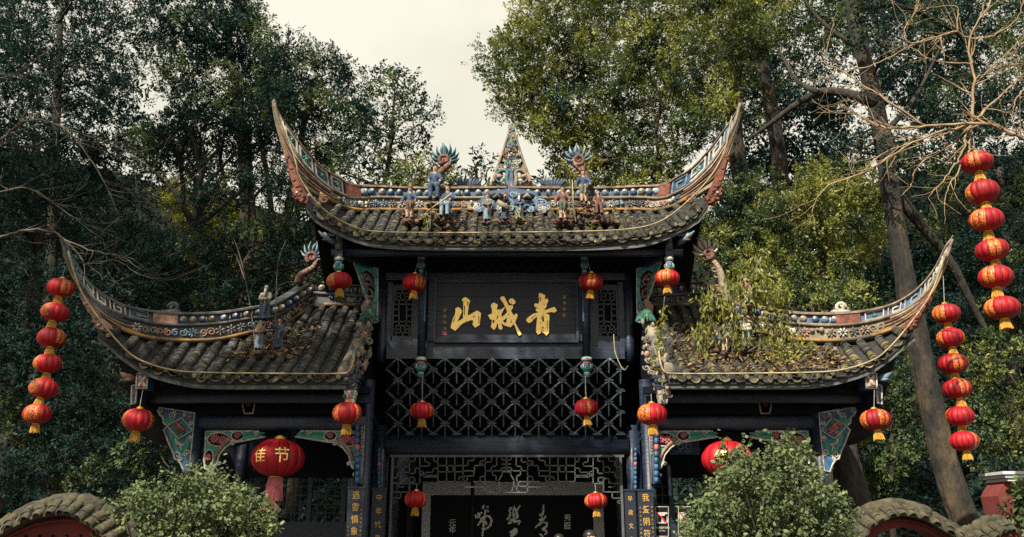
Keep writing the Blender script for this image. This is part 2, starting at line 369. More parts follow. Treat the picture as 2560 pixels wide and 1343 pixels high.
def roof(owner, E, H, x_lo, x_hi, spacing, pitch, rng, moss, label, back_drop=1.6, back_len=2.2, edge_th=.07):
    """ruled tiled slope between eave curve E and upper curve H (both functions of x); one part with tiles as sub-parts"""
    nrow = max(2, int(round((x_hi - x_lo) / spacing)))
    xs = [x_lo + (x_hi - x_lo) * (i + .5) / nrow for i in range(nrow)]
    def S(x, t, dz=0.):
        ye, ze = E(x); yh, zh = H(x)
        return Vector((x, ye + (yh - ye) * t, ze + (zh - ze) * (.82 * t + .18 * t * t) + dz))
    # deck with a real thickness, and the far slope behind the ridge
    d = MB(); nx = 60; q = [x_lo + (x_hi - x_lo) * i / (nx - 1) for i in range(nx)]
    V = []
    for dz in (0, -edge_th):
        for x in q:
            for t in (0, .33, .66, 1.): V.append(S(x, t, dz))
            p = S(x, 1., dz); V.append(p + Vector((0, back_len, -back_drop)))
    Fc = []; o2 = nx * 5
    for i in range(nx - 1):
        for k in range(4):
            a = i * 5 + k
            Fc += [(a, a + 5, a + 6, a + 1), (o2 + a + 1, o2 + a + 6, o2 + a + 5, o2 + a)]
        Fc += [(i * 5, o2 + i * 5, o2 + i * 5 + 5, i * 5 + 5), (i * 5 + 4, i * 5 + 9, o2 + i * 5 + 9, o2 + i * 5 + 4)]
    for i in (0, nx - 1):
        for k in range(4): a = i * 5 + k; Fc.append((a, a + 1, o2 + a + 1, o2 + a))
    d.add(V, Fc)
    rf = d.build('roof', M_['pan'], owner, smooth=False); rf['label'] = label
    # tiles: the ones nearest the eave are single objects, the rest one joined part
    spots = []
    for r_, x in enumerate(xs):
        L = (S(x, 1) - S(x, 0)).length
        if L < .12: continue
        n = max(1, int(L / pitch)); ph = rng.uniform(0, .3)
        for k in range(n):
            t = (k + ph) / n
            if t > 1: continue
            p = S(x, t); g_ = (S(x, min(1, t + .05)) - S(x, max(0, t - .05))).normalized()
            ex = (S(x + .05, t) - S(x - .05, t)).normalized(); nz_ = ex.cross(g_).normalized(); ex = g_.cross(nz_)
            tilt = R(rng.uniform(3, 9)); g2 = g_ * math.cos(tilt) - nz_ * math.sin(tilt); n2 = nz_ * math.cos(tilt) + g_ * math.sin(tilt)
            M = Matrix((ex, g2, n2)).transposed().to_4x4()
            M = M @ Matrix.Rotation(R(rng.gauss(0, 3)), 4, 'Z') @ Matrix.Diagonal((spacing / .25 * rng.uniform(.94, 1.06), 1, rng.uniform(.92, 1.1), 1))
            M.translation = p + nz_ * (.035 + rng.uniform(-.004, .006)) + ex * rng.gauss(0, .006)
            spots.append((t * L, rng.random() < moss * (1.25 - t), M))
    spots.sort(key=lambda s: s[0]); rest = (MB(), MB())
    for i, (t, m, M) in enumerate(spots):
        if i < 290: place('tile', TILE_B if m else TILE_A, rf, M)
        else: rest[m].add([M @ Vector(v) for v in TV], TF)
    for mb, mm in zip(rest, ('tile', 'tilem')):
        if mb.v: tag(mb.build('tile_courses', M_[mm], rf), kind='stuff')
    for i in range(nrow):
        x = xs[i]; p = S(x, 0); g_ = (S(x, .1) - S(x, 0)).normalized()
        ex = (S(x + .05, 0) - S(x - .05, 0)).normalized(); up = Vector((0, 0, 1)); yy = up.cross(ex).normalized(); up = ex.cross(yy)
        Mx = Matrix((ex, yy, up)).transposed().to_4x4() @ Matrix.Rotation(R(rng.gauss(0, 4)), 4, 'Y')
        Mc = Mx.copy(); Mc.translation = p + up * .045 - yy * .02
        place('end_cap', CAP, rf, Mc)
        if i < nrow - 1:
            x2 = x + spacing / 2; p = S(x2, 0); Md = Mx @ Matrix.Diagonal((spacing / .19 * rng.uniform(.85, 1.05), 1, rng.uniform(.55, 1.2), 1)) @ Matrix.Rotation(R(rng.gauss(0, 7)), 4, 'Y'); Md.translation = p + up * (.008 + rng.gauss(0, .008)) - yy * (.03 + rng.uniform(0, .035))
            place('drip_tile', DRIP, rf, Md)
    # fascia under the eave
    f = MB(); n = 50; V = []
    for i in range(n):
        x = x_lo + (x_hi - x_lo) * i / (n - 1); p = S(x, 0)
        for dy, dz in ((.03, -.055), (.03, -.15), (.07, -.15), (.07, -.055)): V.append(p + Vector((0, dy, dz)))
    f.add(V, [(i * 4 + k, i * 4 + (k + 1) % 4, i * 4 + 4 + (k + 1) % 4, i * 4 + 4 + k) for i in range(n - 1) for k in range(4)] + [(0, 1, 2, 3), (n * 4 - 1, n * 4 - 2, n * 4 - 3, n * 4 - 4)])
    f.build('eave_board', M_['worn'], rf)
    return rf, S

class Band:
    """a ridge wall swept along stations (top, mid, bottom photo points and a distance); faces the viewer's side"""
    def __init__(s, st, n=70, th0=.24, th1=.24, lin=False):
        st = [list(map(float, q)) for q in st]
        if lin:
            q = np.array(st); u = np.linspace(0, len(st) - 1, n); q = [np.array([np.interp(k, range(len(st)), q[:, c]) for c in range(7)]) for k in u]
        else: q = catmull(st, n)
        s.n = n; s.T = [W(a[0], a[1], a[6]) for a in q]; s.M = [W(a[2], a[3], a[6]) for a in q]; s.B = [W(a[4], a[5], a[6]) for a in q]
        s.N = []; s.th = []
        for i in range(n):
            t = s.B[min(i + 1, n - 1)] - s.B[max(i - 1, 0)]; t.z = 0
            nn = Vector((t.y, -t.x, 0))
            if nn.length < 1e-6: nn = Vector((0, -1, 0))
            nn.normalize()
            if nn.y > 0: nn = -nn
            if abs(nn.y) < .25 and nn.dot(-s.B[i]) < 0: nn = -nn
            s.N.append(nn); s.th.append(th0 + (th1 - th0) * i / (n - 1))
        a = [0.]
        for i in range(n - 1): a.append(a[-1] + (s.M[i + 1] - s.M[i]).length)
        s.arc = np.array(a); s.len = a[-1]
    def at(s, d, h, off=0.):
        """d metres along, h 0 bottom .. .5 mid .. 1 top, off metres proud of the front face"""
        d = min(max(d, 0), s.len - 1e-6); i = int(np.searchsorted(s.arc, d, 'right') - 1); i = min(max(i, 0), s.n - 2)
        f = (d - s.arc[i]) / (s.arc[i + 1] - s.arc[i] + 1e-9)
        L = lambda A: A[i].lerp(A[i + 1], f)
        B, Mi, T = L(s.B), L(s.M), L(s.T)
        p = B.lerp(Mi, h * 2) if h < .5 else Mi.lerp(T, h * 2 - 1)
        th = s.th[i] * (1 - f) + s.th[i + 1] * f
        return p + L(s.N).normalized() * (th / 2 + off)
    def core(s, mb, h0, h1, inset=0.):
        V = []
        for i in range(s.n):
            for h, sg in ((h0, 1), (h1, 1), (h1, -1), (h0, -1)):
                p = s.B[i].lerp(s.M[i], h * 2) if h < .5 else s.M[i].lerp(s.T[i], h * 2 - 1)
                V.append(p + s.N[i] * sg * max(.01, s.th[i] / 2 - inset))
        mb.add(V, [(i * 4 + k, i * 4 + (k + 1) % 4, i * 4 + 4 + (k + 1) % 4, i * 4 + 4 + k) for i in range(s.n - 1) for k in range(4)] + [(3, 2, 1, 0), tuple(s.n * 4 - 4 + k for k in range(4))])
    def rail(s, mb, h, r, proud=0., d0=0, d1=None, flat=1., n=6):
        d1 = d1 if d1 is not None else s.len; k = max(3, int((d1 - d0) / .09))
        P = [s.at(d0 + (d1 - d0) * i / (k - 1), h, proud) for i in range(k)]
        mb.tube(P, r if not callable(r) else [r(i / (k - 1)) for i in range(k)], n, flat)
    def ribbon(s, mb, pts, w, proud, dep=.025):
        """flat raised strips along a polyline given as (d, h-metres-fraction)"""
        for (d0, h0), (d1, h1) in zip(pts[:-1], pts[1:]):
            k = max(1, int(abs(d1 - d0) / .12))
            for j in range(k):
                a = s.at(d0 + (d1 - d0) * j / k, h0 + (h1 - h0) * j / k, proud); b = s.at(d0 + (d1 - d0) * (j + 1) / k, h0 + (h1 - h0) * (j + 1) / k, proud)
                t = (b - a)
                if t.length < 1e-5: continue
                t.normalize(); mb.bar(a - t * w * .45, b + t * w * .45, w, dep, s.at(d0, h0, 1) - s.at(d0, h0, 0))

def flower(mb, c, r, nrm, n=8, mi=(0, 1)):
    z = Vector(nrm).normalized(); x = z.orthogonal().normalized(); y = z.cross(x)
    for k in range(n):
        a = 2 * math.pi * k / n; d = x * math.cos(a) + y * math.sin(a); e = y * math.cos(a) - x * math.sin(a); mb.mi = mi[0]
        mb.ell(c + d * r * .58, (r * .42, r * .2, r * .16), 6, 4, Matrix((d, e, z)).transposed())
    mb.mi = mi[1]; mb.ell(c + z * r * .1, r * .26, 6, 4); mb.mi = 0
def scroll(c, r, turns, ex, ez, ph=0., sgn=1, n=14):
    return [c + ex * (math.cos(ph + sgn * turns * 2 * math.pi * k / (n - 1)) * r * (1 - .8 * k / (n - 1))) + ez * (math.sin(ph + sgn * turns * 2 * math.pi * k / (n - 1)) * r * (1 - .8 * k / (n - 1))) for k in range(n)]

def dress_band(owner, b, rng, d_fret, label, pal='lit', pearls=True, relief=True, pan=None):
    """core, coping, mouldings; pearls where d < d_fret, meander beyond it, reliefs on the lower strip"""
    pl = M_['plaster'] if pal == 'lit' else M_['plasterd']  # lit and dim palettes put light and shade into the ridge colours
    mb = MB(); b.core(mb, 0, 1, .03); rg = mb.build('ridge', pl, owner); rg['label'] = label
    m = MB(); b.rail(m, 1.0, lambda u: .045 * (1 - .6 * u), -b.th[0] / 2 + .0, n=8); 
    V = MB()
    for i in range(b.n):                     # coping: a flat cap with rounded brow
        th = b.th[i] / 2 + .035; up = (b.T[i] - b.M[i]).normalized()
        for sg, z in ((1, -.02), (1, .02), (.6, .045), (-.6, .045), (-1, .02), (-1, -.02)):
            V.v.append(tuple(b.T[i] + b.N[i] * th * sg + up * z * (1 - .5 * i / b.n)))
    for i in range(b.n - 1):
        for k in range(6): V.f.append((i * 6 + k, i * 6 + (k + 1) % 6, i * 6 + 6 + (k + 1) % 6, i * 6 + 6 + k)); V.m.append(0)
    V.f += [tuple(range(5, -1, -1)), tuple(range(b.n * 6 - 6, b.n * 6))]; V.m += [0, 0]
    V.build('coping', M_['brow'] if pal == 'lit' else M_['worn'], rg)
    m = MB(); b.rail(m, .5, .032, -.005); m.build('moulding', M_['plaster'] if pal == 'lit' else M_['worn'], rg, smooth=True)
    m = MB(); b.rail(m, .07, .035, -.01, 0, b.len * .72); m.build('moulding', M_['ochre'], rg, smooth=True)
    if d_fret < b.len - .5:                 # drawn-out lines that run up the horn
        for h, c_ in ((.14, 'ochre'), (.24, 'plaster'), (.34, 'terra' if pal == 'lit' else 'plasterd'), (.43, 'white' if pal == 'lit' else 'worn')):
            m = MB(); b.rail(m, h, lambda u: .024 * (1 - .75 * u), -.012, d_fret + .25 + h, b.len - .1); m.build('horn_line', M_[c_], rg, smooth=True)
    # recessed dark ground of the upper strip
    m = MB(); K = 60
    V = []
    for i in range(K):
        d = b.len * i / (K - 1)
        V += [b.at(d, .58, -.024), b.at(d, .92, -.024)]
    m.add(V, [(2 * i, 2 * i + 2, 2 * i + 3, 2 * i + 1) for i in range(K - 1)])
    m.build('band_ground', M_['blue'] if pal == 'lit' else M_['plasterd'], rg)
    hgt = lambda d: (b.at(d, .95) - b.at(d, .55)).length
    if pearls:
        d = .14
        while d < d_fret - .15:
            r = hgt(d) * .42; m = MB(); c = b.at(d, .75, -.02); nn = b.at(d, .75, 1) - b.at(d, .75, 0)
            m.ell(c, r, 10, 8); m.mi = 1; m.ell(c + nn * r * .82 + Vector((0, 0, r * .25)), (r * .5, r * .3, r * .5), 8, 5)
            k = rng.random()
            m.build('pearl', [M_['sky'] if k < .5 else M_['blue'] if k < .8 else M_['plaster'], M_['white']], rg, smooth=True)
            if rng.random() < .35:
                m = MB(); c = b.at(d + r * 1.45, .75, -.01); m.ell(c, (r * .3, r * .25, r * .7), 8, 5); m.build('leaf_relief', M_['white'], rg, smooth=True)
            d += r * (2.45 if rng.random() < .6 else 3.2)
    if pan:
        m = MB(); d = pan
        V = [b.at(d - .2, .53, .02), b.at(d + .2, .53, .02), b.at(d + .2, .98, .02), b.at(d - .2, .98, .02)]
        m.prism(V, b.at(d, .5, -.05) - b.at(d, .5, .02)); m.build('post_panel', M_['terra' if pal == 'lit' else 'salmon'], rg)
    d = d_fret + .28
    while d < b.len - .25:
        hh = hgt(d); w = max(.012, hh * .13); Lm = hh * rng.choice((1.5, 1.7, 2.2)); f = lambda u, v: (d + u * Lm, .57 + v * .37)
        m = MB()
        if d + Lm > b.len - .05: break
        style = rng.random()
        if style < .55:   # meander key
            b.ribbon(m, [f(0, 0), f(0, 1), f(.8, 1), f(.8, .1), f(.3, .1), f(.3, .65), f(.55, .65)], w, -.008)
        elif style < .8:
            b.ribbon(m, [f(0, .05), f(.85, .05), f(.85, 1), f(0, 1), f(0, .4), f(.5, .4), f(.5, .68)], w, -.008)
        else:
            b.ribbon(m, [f(0, 0), f(0, 1), f(.85, 1), f(.85, 0), f(0, 0)], w, -.008)
        m.build('meander', M_['white'] if rng.random() < .6 else M_['sky'], rg)
        if style >= .8 or rng.random() < .3:
            m = MB(); c = b.at(d + .42 * Lm, .75, 0.); flower(m, c, hh * .3, b.at(d, .75, 1) - b.at(d, .75, 0), 6, (0, 1))
            m.build('flower_relief', [M_['green'], M_['white']], rg, smooth=True)
        d += Lm * 1.02 + w
    if relief:
        d = .1
        while d < b.len * .66:
            hh = (b.at(d, .46) - b.at(d, .1)).length; nn = (b.at(d, .3, 1) - b.at(d, .3, 0)).normalized(); ex = (b.at(d + .05, .3) - b.at(d - .05, .3)).normalized(); ez = nn.cross(ex) * -1
            m = MB(); c = b.at(d, .28, 0.); k = rng.random()
            if k < .35:
                flower(m, c, hh * .42, nn, rng.choice((6, 7, 8)), (0, 1)); ms = [M_[rng.choice(('white', 'sky', 'salmon', 'plaster'))], M_['blue']]
                m.build('flower_relief', ms, rg, smooth=True); d += hh * .85
            elif k < .65:
                sg = rng.choice((-1, 1)); m.tube(scroll(c - ex * hh * .2, hh * .32, 1.4, ex, ez, rng.uniform(0, 6), sg), hh * .075, 5); m.tube(scroll(c + ex * hh * .38, hh * .28, 1.3, ex, ez, rng.uniform(0, 6), -sg), hh * .07, 5)
                m.build('scroll_relief', M_[rng.choice(('plaster', 'sky', 'white', 'plasterd', 'salmon'))], rg, smooth=True); d += hh * 1.1
            else:             # a crouching beast or cloud: a few lumps
                for j in range(5): m.ell(c + ex * hh * rng.uniform(-.45, .45) + ez * hh * rng.uniform(-.25, .25), (hh * rng.uniform(.12, .24),) * 3, 6, 5)
                m.build('beast_relief', M_[rng.choice(('white', 'plaster', 'sky', 'plaster', 'blue'))], rg, smooth=True); d += hh * 1.0
    return rg

def fish_head(owner, outline, Y, th, m, eye, label):
    """a red fish clinging under the horn: flat curved body with fins, open jaws and an eye"""
    mb = MB(); slab(mb, outline, Y, th); n = len(outline); cx = sum(p[0] for p in outline) / n; cy = sum(p[1] for p in outline) / n
    ins = [(cx + (x - cx) * .72, cy + (y - cy) * .86) for x, y in outline]; mb.prism([W(x, y, Y - .035) for x, y in ins], (0, .04, 0))
    o = mb.build('fish_ornament', M_[m], owner)
    rg = random.Random(4)
    for k in range(16):
        u = rg.random(); i = int(u * (n // 2 - 1)); a, b = outline[i], outline[n - 1 - i]; v = rg.uniform(.25, .75); p = W(a[0] * (1 - v) + b[0] * v, a[1] * (1 - v) + b[1] * v, Y - .04)
        s_ = MB(); s_.ell(p, (.035, .015, .028), 6, 4); s_.build('scale', M_[m], o, smooth=True)
    e = MB(); e.ell(W(*eye, Y - .05), .028, 8, 6); e.build('eye', M_['white'], o, smooth=True)
    return o
# ------------------------------------------------------------------ central gate tower
rng = random.Random(7)
gate = thing('gate_tower', 'tall black timber gate tower with upswept tiled roof and triangular ridge spire', 'gate', (X0, 16.5, 0))
def mir(p): p = Vector(p); p.x = 2 * X0 - p.x; return p
# lower columns and main beam
for sx in (-1, 1):
    column(gate, X0 + sx * 2.42, 16.55, 0, 3.55, .15)
    column(gate, X0 + sx * 2.42, 18.3, 0, 4.2, .15)
zb0, zb1 = W(1264, 1138, 16.45).z, W(1264, 1086, 16.45).z
mb = MB(); rbeam(mb, (X0 - 2.32, 16.5, (zb0 + zb1) / 2), (X0 + 2.32, 16.5, (zb0 + zb1) / 2), zb1 - zb0, .26); mb.build('lintel_beam', M_['woodh'], gate, smooth=True)
mb = MB(); mb.box((X0, 17.3, 5.5), (6.6, .06, 4.2)); mb.build('blocking_board', M_['dark'], gate)  # added board: closes the gap darkly and keeps stray sun off the screen
mb = MB(); mb.box((X0, 19.9, 1.7), (7.5, .08, 3.4)); mb.build('dark_backdrop', M_['dark'], gate)  # dark sheet added to stand for the blackness behind the fretwork
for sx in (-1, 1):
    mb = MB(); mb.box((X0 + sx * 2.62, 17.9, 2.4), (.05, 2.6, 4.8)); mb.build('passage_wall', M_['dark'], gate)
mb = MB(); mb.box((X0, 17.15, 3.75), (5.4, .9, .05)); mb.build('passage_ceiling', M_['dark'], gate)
# upper storey: wall between corner columns, set forward on the bracket net
YU = 15.95; zu0 = W(1264, 897, YU).z; zu1 = W(1264, 640, YU).z
for px in (957, 1571):
    p = W(px, 800, YU + .1); column(gate, p.x, YU + .12, zu0 - .05, zu1 + .35, .105)
mb = MB(); mb.box((X0, YU + .22, (zu0 + zu1) / 2 + .1), (4.75, .08, zu1 - zu0 + .35)); mb.build('wall_board', M_['dark'], gate)
def rect(name, x0, y0, x1, y1, Y, th, m, parent=None):
    mb = MB(); pbox(mb, x0, y0, x1, y1, Y, th); return mb.build(name, M_[m], parent or gate)
# rails under and over the panels
rect('sill_rail', 966, 868, 1562, 897, YU - .03, .2, 'woodh')
rect('sill_rail', 966, 853, 1562, 868, YU + .05, .12, 'wood')
rect('head_rail', 966, 682, 1562, 700, YU + .02, .15, 'woodh')
rect('head_rail', 966, 630, 1562, 642, YU + .02, .2, 'wood')
# dim lattice frieze between the two head rails
fz = rect('frieze_board', 966, 642, 1562, 682, YU + .12, .03, 'dark')
mb = MB()
for i in range(24):
    x = 975 + i * 24.5
    mb.bar(W(x, 646, YU + .1), W(x + 24, 678, YU + .1), .022, .03); mb.bar(W(x + 24, 646, YU + .1), W(x, 678, YU + .1), .022, .03)
tag(mb.build('frieze_lattice', M_['wood'], gate), kind='stuff')
for x in (1090, 1268, 1360, 1150): rect('label_strip', x, 636, x + 32, 641, YU - .01, .03, 'worn')
# window bays
def window_bay(px0, px1):
    fr = MB(); cx = (px0 + px1) / 2
    pbox(fr, px0 - 22, 705, px0 - 6, 853, YU + .06, .1); pbox(fr, px1 + 6, 705, px1 + 22, 853, YU + .06, .1)
    w = fr.build('window', M_['woodh'], gate)
    for a in ((px0 - 6, 712, px1 + 6, 726), (px0 - 6, 840, px1 + 6, 853), (px0 - 6, 726, px0, 840), (px1, 726, px1 + 6, 840)):
        m = MB(); pbox(m, *a, YU + .09, .07); m.build('frame', M_['wood'], w)
    m = MB(); pbox(m, px0, 726, px1, 840, YU + .19, .02); m.build('backing', M_['dark'], w)
    W_ = px1 - px0; H_ = 114.
    P = lambda u, v: W(px0 + u * W_, 726 + v * H_, YU + .12)
    seg = [((0, .07), (.12, .07)), ((.12, .0), (.12, .24)), ((.12, .07), (.88, .07)), ((.88, 0), (.88, .24)), ((.88, .07), (1, .07)), ((.5, .07), (.5, 0)), ((.38, .07), (.38, .22)), ((.62, .07), (.62, .22)), ((.12, .22), (.88, .22)), ((0, .14), (.38, .14)), ((.62, .14), (1, .14)),
           ((0, .31), (1, .31)), ((.28, .31), (.28, .69)), ((.72, .31), (.72, .69)), ((0, .42), (.28, .42)), ((0, .56), (.28, .56)), ((.72, .42), (1, .42)), ((.72, .56), (1, .56)), ((0, .69), (1, .69)), ((.3, .22), (.3, .31)), ((.7, .22), (.7, .31))]
    seg += [((a, 1 - b), (c, 1 - d)) for (a, b), (c, d) in seg[:11] + seg[-2:]]
    for (a, b), (c, d) in seg:
        m = MB(); m.bar(P(a, b), P(c, d), .026, .035); m.build('bar', M_['fret'], w)
window_bay(985, 1029); window_bay(1497, 1541)
# recess round the name board
rect('stile', 1070, 700, 1088, 853, YU + .0, .16, 'woodh'); rect('stile', 1442, 700, 1460, 853, YU + .0, .16, 'woodh')
# hanging posts: inner long ones and outer short ones, each with a painted bud
def bud(p, r, parent, kind):
    m = MB(); z = p.z
    prof = [(r * .7, .0), (r * 1.1, -.02), (r * 1.15, -.08), (r * .8, -.10), (r * 1.05, -.14), (r * 1.2, -.2), (r * 1.0, -.27), (r * .6, -.29), (r * .75, -.33), (r * .8, -.37), (r * .3, -.42)]
    ms = [M_['green'], M_['white'], M_['teal'] if kind else M_['bluep'], M_['pink'] if not kind else M_['sky'], M_['bluep'], M_['green'], M_['bluep'], M_['white'], M_['teal'], M_['bluep']]
    o = None
    for k in range(len(prof) - 1):
        mm = MB(); mm.lathe((p.x, p.y, z), [prof[k], ((prof[k][0] + prof[k + 1][0]) / 2 * 1.02, (prof[k][1] + prof[k + 1][1]) / 2), prof[k + 1]], 16)
        mm.build('bud_ring', ms[k], parent, smooth=True)
    for j in range(8):
        a = j * math.pi / 4; mm = MB(); mm.ell((p.x + math.cos(a) * r * 1.08, p.y + math.sin(a) * r * 1.08, z - .19), (r * .28, r * .28, .045), 6, 5)
        mm.build('petal', M_['white' if j % 2 else 'sky'], parent, smooth=True)
for px in (1057, 1463):
    a, b_ = W(px, 636, 15.72), W(px, 892, 15.72); x = (a.x + b_.x) / 2
    m = MB(); m.lathe((x, 15.72, 0), [(.075, b_.z), (.075, a.z + .5)], 16); o = m.build('hanging_post', M_['wood'], gate, smooth=True); bud(Vector((x, 15.72, b_.z)), .088, o, 0)
    m = MB(); m.box((x + (.05 if px < 1264 else -.05), 15.64, W(px, 740, 15.64).z), (.03, .012, 1.0)); m.build('painted_strip', M_['bluep'], o)
    u = W(px - 3, 640, 15.5); m = MB(); m.lathe((u.x, 15.5, 0), [(.05, u.z), (.05, u.z + .35)], 12); o = m.build('hanging_post', M_['wood'], gate, smooth=True); bud(u, .06, o, 1)
for px in (848, 1672):
    a = W(px, 642, 15.0); m = MB(); m.box((a.x, 15.0, a.z + .2), (.14, .14, .42)); o = m.build('hanging_post', M_['wood'], gate); bud(a, .075, o, 1)
    m = MB(); m.lathe((a.x, 14.92, a.z), [(.02, .1), (.06, .12), (.075, .2), (.05, .24), (.06, .3), (.07, .36), (.03, .4)], 10); m.build('carved_knob', M_['worn'], o, smooth=True)
# eave purlins, and the beam ends that carry the corners
for (y0, y1, Yp, th, m_) in ((625, 640, 15.05, .14, 'woodh'), (606, 622, 15.25, .1, 'dark')):
    mb = MB(); a = W(830, (y0 + y1) / 2, Yp); b_ = mir(a); rbeam(mb, a, b_, .13, th); mb.build('eave_purlin', M_[m_], gate, smooth=True)
for sx, px in ((-1, 850), (1, 1670)):
    a = W(px, 632, 15.05); c = Vector((X0 + sx * 2.5, 16.0, a.z)); mb = MB(); mb.bar(a, c, .12, .16, (0, 0, 1)); mb.build('tie_beam', M_['wood'], gate)
    c = W(820 if sx < 0 else 1712, 598, 14.75); mb = MB()
    mb.tube([W(850 if sx < 0 else 1690, 612, 15.1), c, c + Vector((sx * .1, -.1, .06)), c + Vector((sx * .16, -.12, .12))], [.05, .055, .035, .01], 7)
    for q in range(5): mb.tube([c + Vector((-sx * .1 + sx * q * .04, -.04, .04)), c + Vector((-sx * .14 + sx * q * .04, -.06, .11))], [.018, .004], 5)
    mb.mi = 1; mb.ell(c + Vector((sx * .04, -.05, -.03)), (.06, .03, .022), 7, 5); mb.mi = 2; mb.ell(c + Vector((sx * .05, -.06, .06)), (.05, .03, .06), 7, 5)
    mb.build('dragon_beam_head', [M_['sky'], M_['terra'], M_['white']], gate, smooth=True)
# soffit boards close the eave from below
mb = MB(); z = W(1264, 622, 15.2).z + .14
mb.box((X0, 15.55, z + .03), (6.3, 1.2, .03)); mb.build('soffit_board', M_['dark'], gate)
# ------- painted triangular brackets beside the upper columns
def pboard(owner, outline, Y, base, th=.05, name='bracket_board'):
    mb = MB(); slab(mb, outline, Y, th); o = mb.build(name, M_[base], owner)
    mb = MB(); ptube(mb, outline + outline[:1], Y, .017, 5, .004); mb.build('outline', M_['white'], o, smooth=True)
    return o
for MIR in (False, True):
    Yb = 15.75
    o = pboard(gate, [(884, 655), (945, 672), (944, 805), (936, 808), (925, 770), (912, 735), (900, 700)], Yb, 'tealp')
    mb = MB(); slab(mb, [(884, 656), (897, 660), (904, 690), (896, 688)], Yb - .012, .02); mb.build('corner_leaf', M_['green'], o)
    mb = MB(); slab(mb, [(926, 760), (941, 750), (942, 800), (936, 804)], Yb - .012, .02); mb.build('corner_leaf', M_['teal'], o)
    mb = MB(); slab(mb, [(905, 680), (918, 676), (934, 690), (937, 730), (932, 755), (922, 745), (912, 715)], Yb - .008, .015); mb.build('dark_hole_patch', M_['dark'], o)  # dark patch stands for the pierced opening behind the dragon
    mb = MB(); Pt = [W(x, y, Yb - .03) for x, y in ((912, 684), (922, 690), (930, 704), (922, 714), (914, 706), (918, 720), (930, 728), (930, 745), (921, 740))]
    mb.tube([Vector(p) for p in catmull(Pt, 26)], .026, 7); mb.build('carved_dragon', M_['brown'], o, smooth=True)
    rr = random.Random(3)
    for (x, y, r_) in ((907, 690, 7), (912, 700, 6), (920, 698, 6), (911, 712, 6), (916, 728, 6), (928, 742, 7), (934, 716, 5), (922, 752, 6), (934, 768, 7), (938, 785, 5), (936, 690, 5), (932, 682, 4)):
        mb = MB(); c = W(x, y, Yb - .03); k = mpp(y, Yb); mb.tube(scroll(c, r_ * k, 1.2, Vector((1, 0, 0)), Vector((0, 0, 1)), rr.uniform(0, 6), rr.choice((-1, 1)), 10), .009, 5); mb.build('cloud_scroll', M_['white' if rr.random() < .5 else 'sky'], o, smooth=True)
MIR = False
# ------- the bracket net: crossed arms leaning outward
net = rect('bracket_net', 966, 898, 1562, 1086, 16.62, .04, 'dark')
def NP(px, py, out=0.): 
    f = (1086 - py) / 190.; return W(px, py, 16.38 - .5 * f - out)
pitch_x, rows = 58.4, 7
ARM = {}; ARM2 = {}
def swap(me): q = me.copy(); q.materials[0] = M_['dark']; return q  # rear arms recoloured darker: shade behind the front layer put into colour
for r_ in range(rows):
    y0 = 897 + r_ * 27.0; y1 = y0 + 27.0
    xs0 = 967 + (29.2 if r_ % 2 else 0)
    for i in range(-1, 11):
        a0 = xs0 + i * pitch_x
        for s_ in (-1, 1):
            x0, x1 = a0 + pitch_x / 2, a0 + pitch_x / 2 + s_ * pitch_x / 2
            if min(x0, x1) < 966 or max(x0, x1) > 1562: continue
            p, q = NP(x0, y0, 0), NP(x1, y1, 0)
            c = (p + q) / 2; d = q - p
            if (r_, s_) not in ARM:
                m = MB(); k = 5; L = 1.02
                pts = [Vector((d.x * (u - .5) * L, d.y * (u - .5) * L - .05 * math.sin(math.pi * u), d.z * (u - .5) * L)) for u in [j / k for j in range(k + 1)]]
                for u, v in zip(pts[:-1], pts[1:]): m.bar(u, v + (v - u) * .1, .03, .1)
                ARM[(r_, s_)] = m.mesh('bracket_arm', M_['bracket'])
            place('bracket_arm', ARM[(r_, s_)], net, Matrix.Translation(c))
            if x1 + 29.2 < 1562 and x0 + 29.2 < 1562: place('bracket_arm', ARM2.setdefault((r_, s_), swap(ARM[(r_, s_)])), net, Matrix.Translation(c + Vector((.225, .16, 0))))
m = MB(); m.box((0, 0, 0), (.17, .1, .035)); m.box((0, -.01, .03), (.11, .08, .03)); CAPM = m.mesh('bearing_block', M_['wood'])
m = MB(); m.tube([(0, .02, -.2), (0, -.03, -.02), (0, -.05, .02)], [.012, .016, .02], 6); m.ell((0, -.05, .025), .022, 7, 5); PEG = m.mesh('peg', M_['bracket'])
for r_ in range(1, rows + 1):
    y = 897 + r_ * 27.
    for i in range(11):
        x = 967 + (0 if r_ % 2 else 29.2) + i * pitch_x
        if 975 < x < 1556: place('bearing_block', CAPM, net, Matrix.Translation(NP(x, y, .03)))
        xx = x + pitch_x / 2
        if 975 < xx < 1556 and r_ < rows + 1: place('peg', PEG, net, Matrix.Translation(NP(xx, y - 18, .05)))
